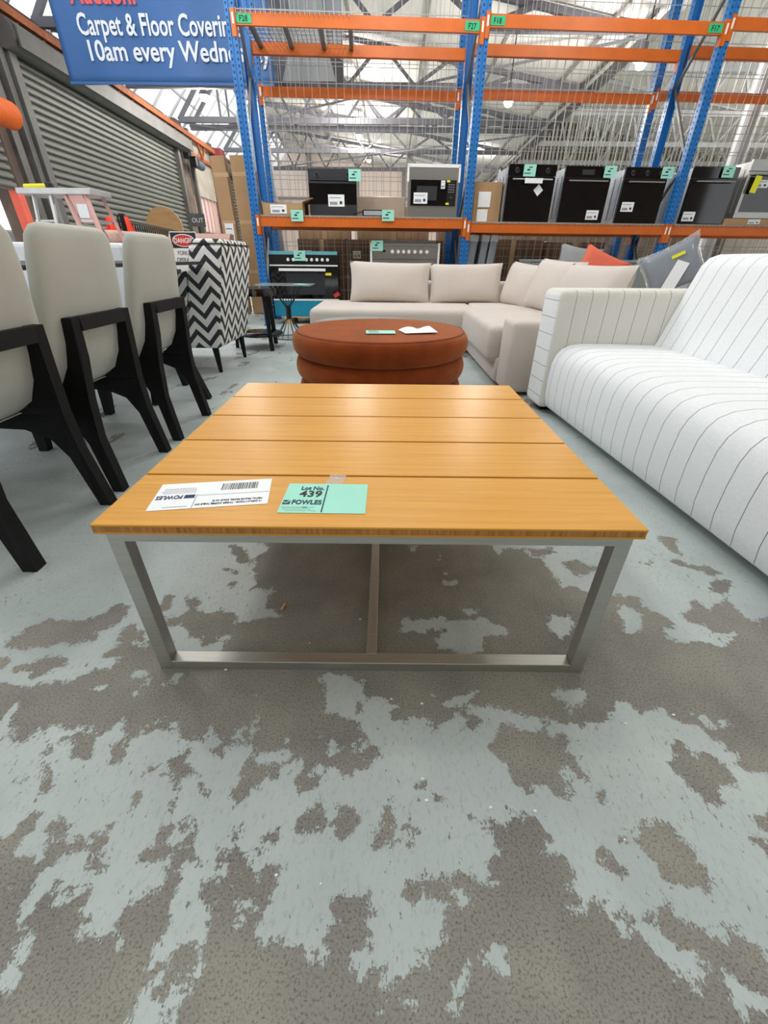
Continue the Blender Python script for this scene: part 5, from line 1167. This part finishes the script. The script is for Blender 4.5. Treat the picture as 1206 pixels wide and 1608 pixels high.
t = thing('wrapped_sheet', 'grey plastic-wrapped sheet leaning behind the left blue uprights', 'panel', (-1.93, 7.95, 0)); obj('sheet_body', B().box((0.05, 0, 1.3), (0.4, 0.04, 2.58), (0, R(-3), 0), 0.01), 'grey_tin', t); obj('film', B().box((0.05, 0, 1.3), (0.43, 0.06, 2.6), (0, R(-3), 0), 0.02), 'clear', t)

# ================================================================ BANNER
t = thing('auction_banner', 'blue hanging banner about carpet and floor covering auctions with a grey portrait', 'banner', (-4.42, 8.02, 2.84))
def wav(x0, x1, z1, amp=0.012):
    b = B(); b.grid(lambda u, v: (x0 + (x1 - x0) * u, amp * math.sin((x0 + (x1 - x0) * u) * 7 + v * 1.5) * (1 - v) ** 0.6, z1 * v), 40, 10); return b
for nm, x0, x1, mm in (('blue_cloth', 0.0, 2.84, 'banner'), ('portrait_cloth', 2.84, 3.80, 'banner_grey')):
    o = obj(nm, wav(x0, x1, 1.06), mm, t, smooth=True); sm_ = o.modifiers.new('s', 'SOLIDIFY'); sm_.thickness = 0.004
# generic grey figure in a jacket on the portrait end
fig = B(); fig.prism([(2.95, 0.05), (3.15, 0.5), (3.1, 0.9), (3.3, 1.02), (3.55, 0.8), (3.62, 0.3), (3.7, 0.05)], -0.022, -0.020, 1); obj('portrait_jacket', fig, 'cabinet', t)
fig = B(); fig.prism([(3.6, 0.35), (3.8, 0.25), (3.8, 0.05), (3.72, 0.02)], -0.0235, -0.022, 1); obj('portrait_dark_shape', fig, 'satin_black', t)  # dark flat shape printed at the portrait's lower right
obj('hem', B().ab((0, -0.019, 0.0), (2.84, -0.017, 0.03)), 'banner', t)
text('lettering', 'Auction:', 0.27, 'banner_red', t, (0.30, -0.022, 0.755), (R(90), 0, 0), bold=0.006, fit=0.85)
text('lettering', 'Carpet & Floor Coverings', 0.285, 'banner_text', t, (0.30, -0.022, 0.475), (R(90), 0, 0), bold=0.005, fit=2.17)
text('lettering', '10am every Wednesday', 0.275, 'banner_text', t, (0.33, -0.022, 0.235), (R(90), 0, 0), bold=0.005, fit=2.45)
for x in (0.1, 1.4, 2.7, 3.7): obj('hanging_cord', B().cyl((x, 0, 1.04), (x, 0.06, 1.2), 0.005, 6), 'wire', t)

# small litter on the floor
def chip(label, x, y, b, m, cat='litter'): tag(obj('litter', b, m, None, loc=(x, y, 0.001)), label, cat)
chip('small brown wood splinter on the floor under the coffee table', -0.27, 0.82, B().box((0, 0, 0.003), (0.005, 0.022, 0.003), (0, 0, R(-15))), 'pine')
b = B(); rnd = random.Random(5)
for (x, y) in ((0.02, 0.55), (0.085, 0.54), (0.075, 0.39), (0.08, 0.355), (0.19, 0.345), (0.265, 0.34), (-0.09, 0.24), (-0.16, 0.25), (-0.36, 0.62), (0.5, 0.5), (0.61, 0.52), (-0.18, 0.7), (-0.06, 0.78), (0.4, 0.30)):
    q = bmesh.ops.create_icosphere(b.bm, subdivisions=1, radius=rnd.uniform(0.0016, 0.003)); bmesh.ops.scale(b.bm, vec=(1.4, 1, 0.5), verts=q['verts']); bmesh.ops.translate(b.bm, vec=Vector((x, y, 0.001)), verts=q['verts'])
tag(obj('crumbs', b, 'white'), 'scattered white crumbs and paint flakes on the bare concrete', 'crumbs', kind='stuff')
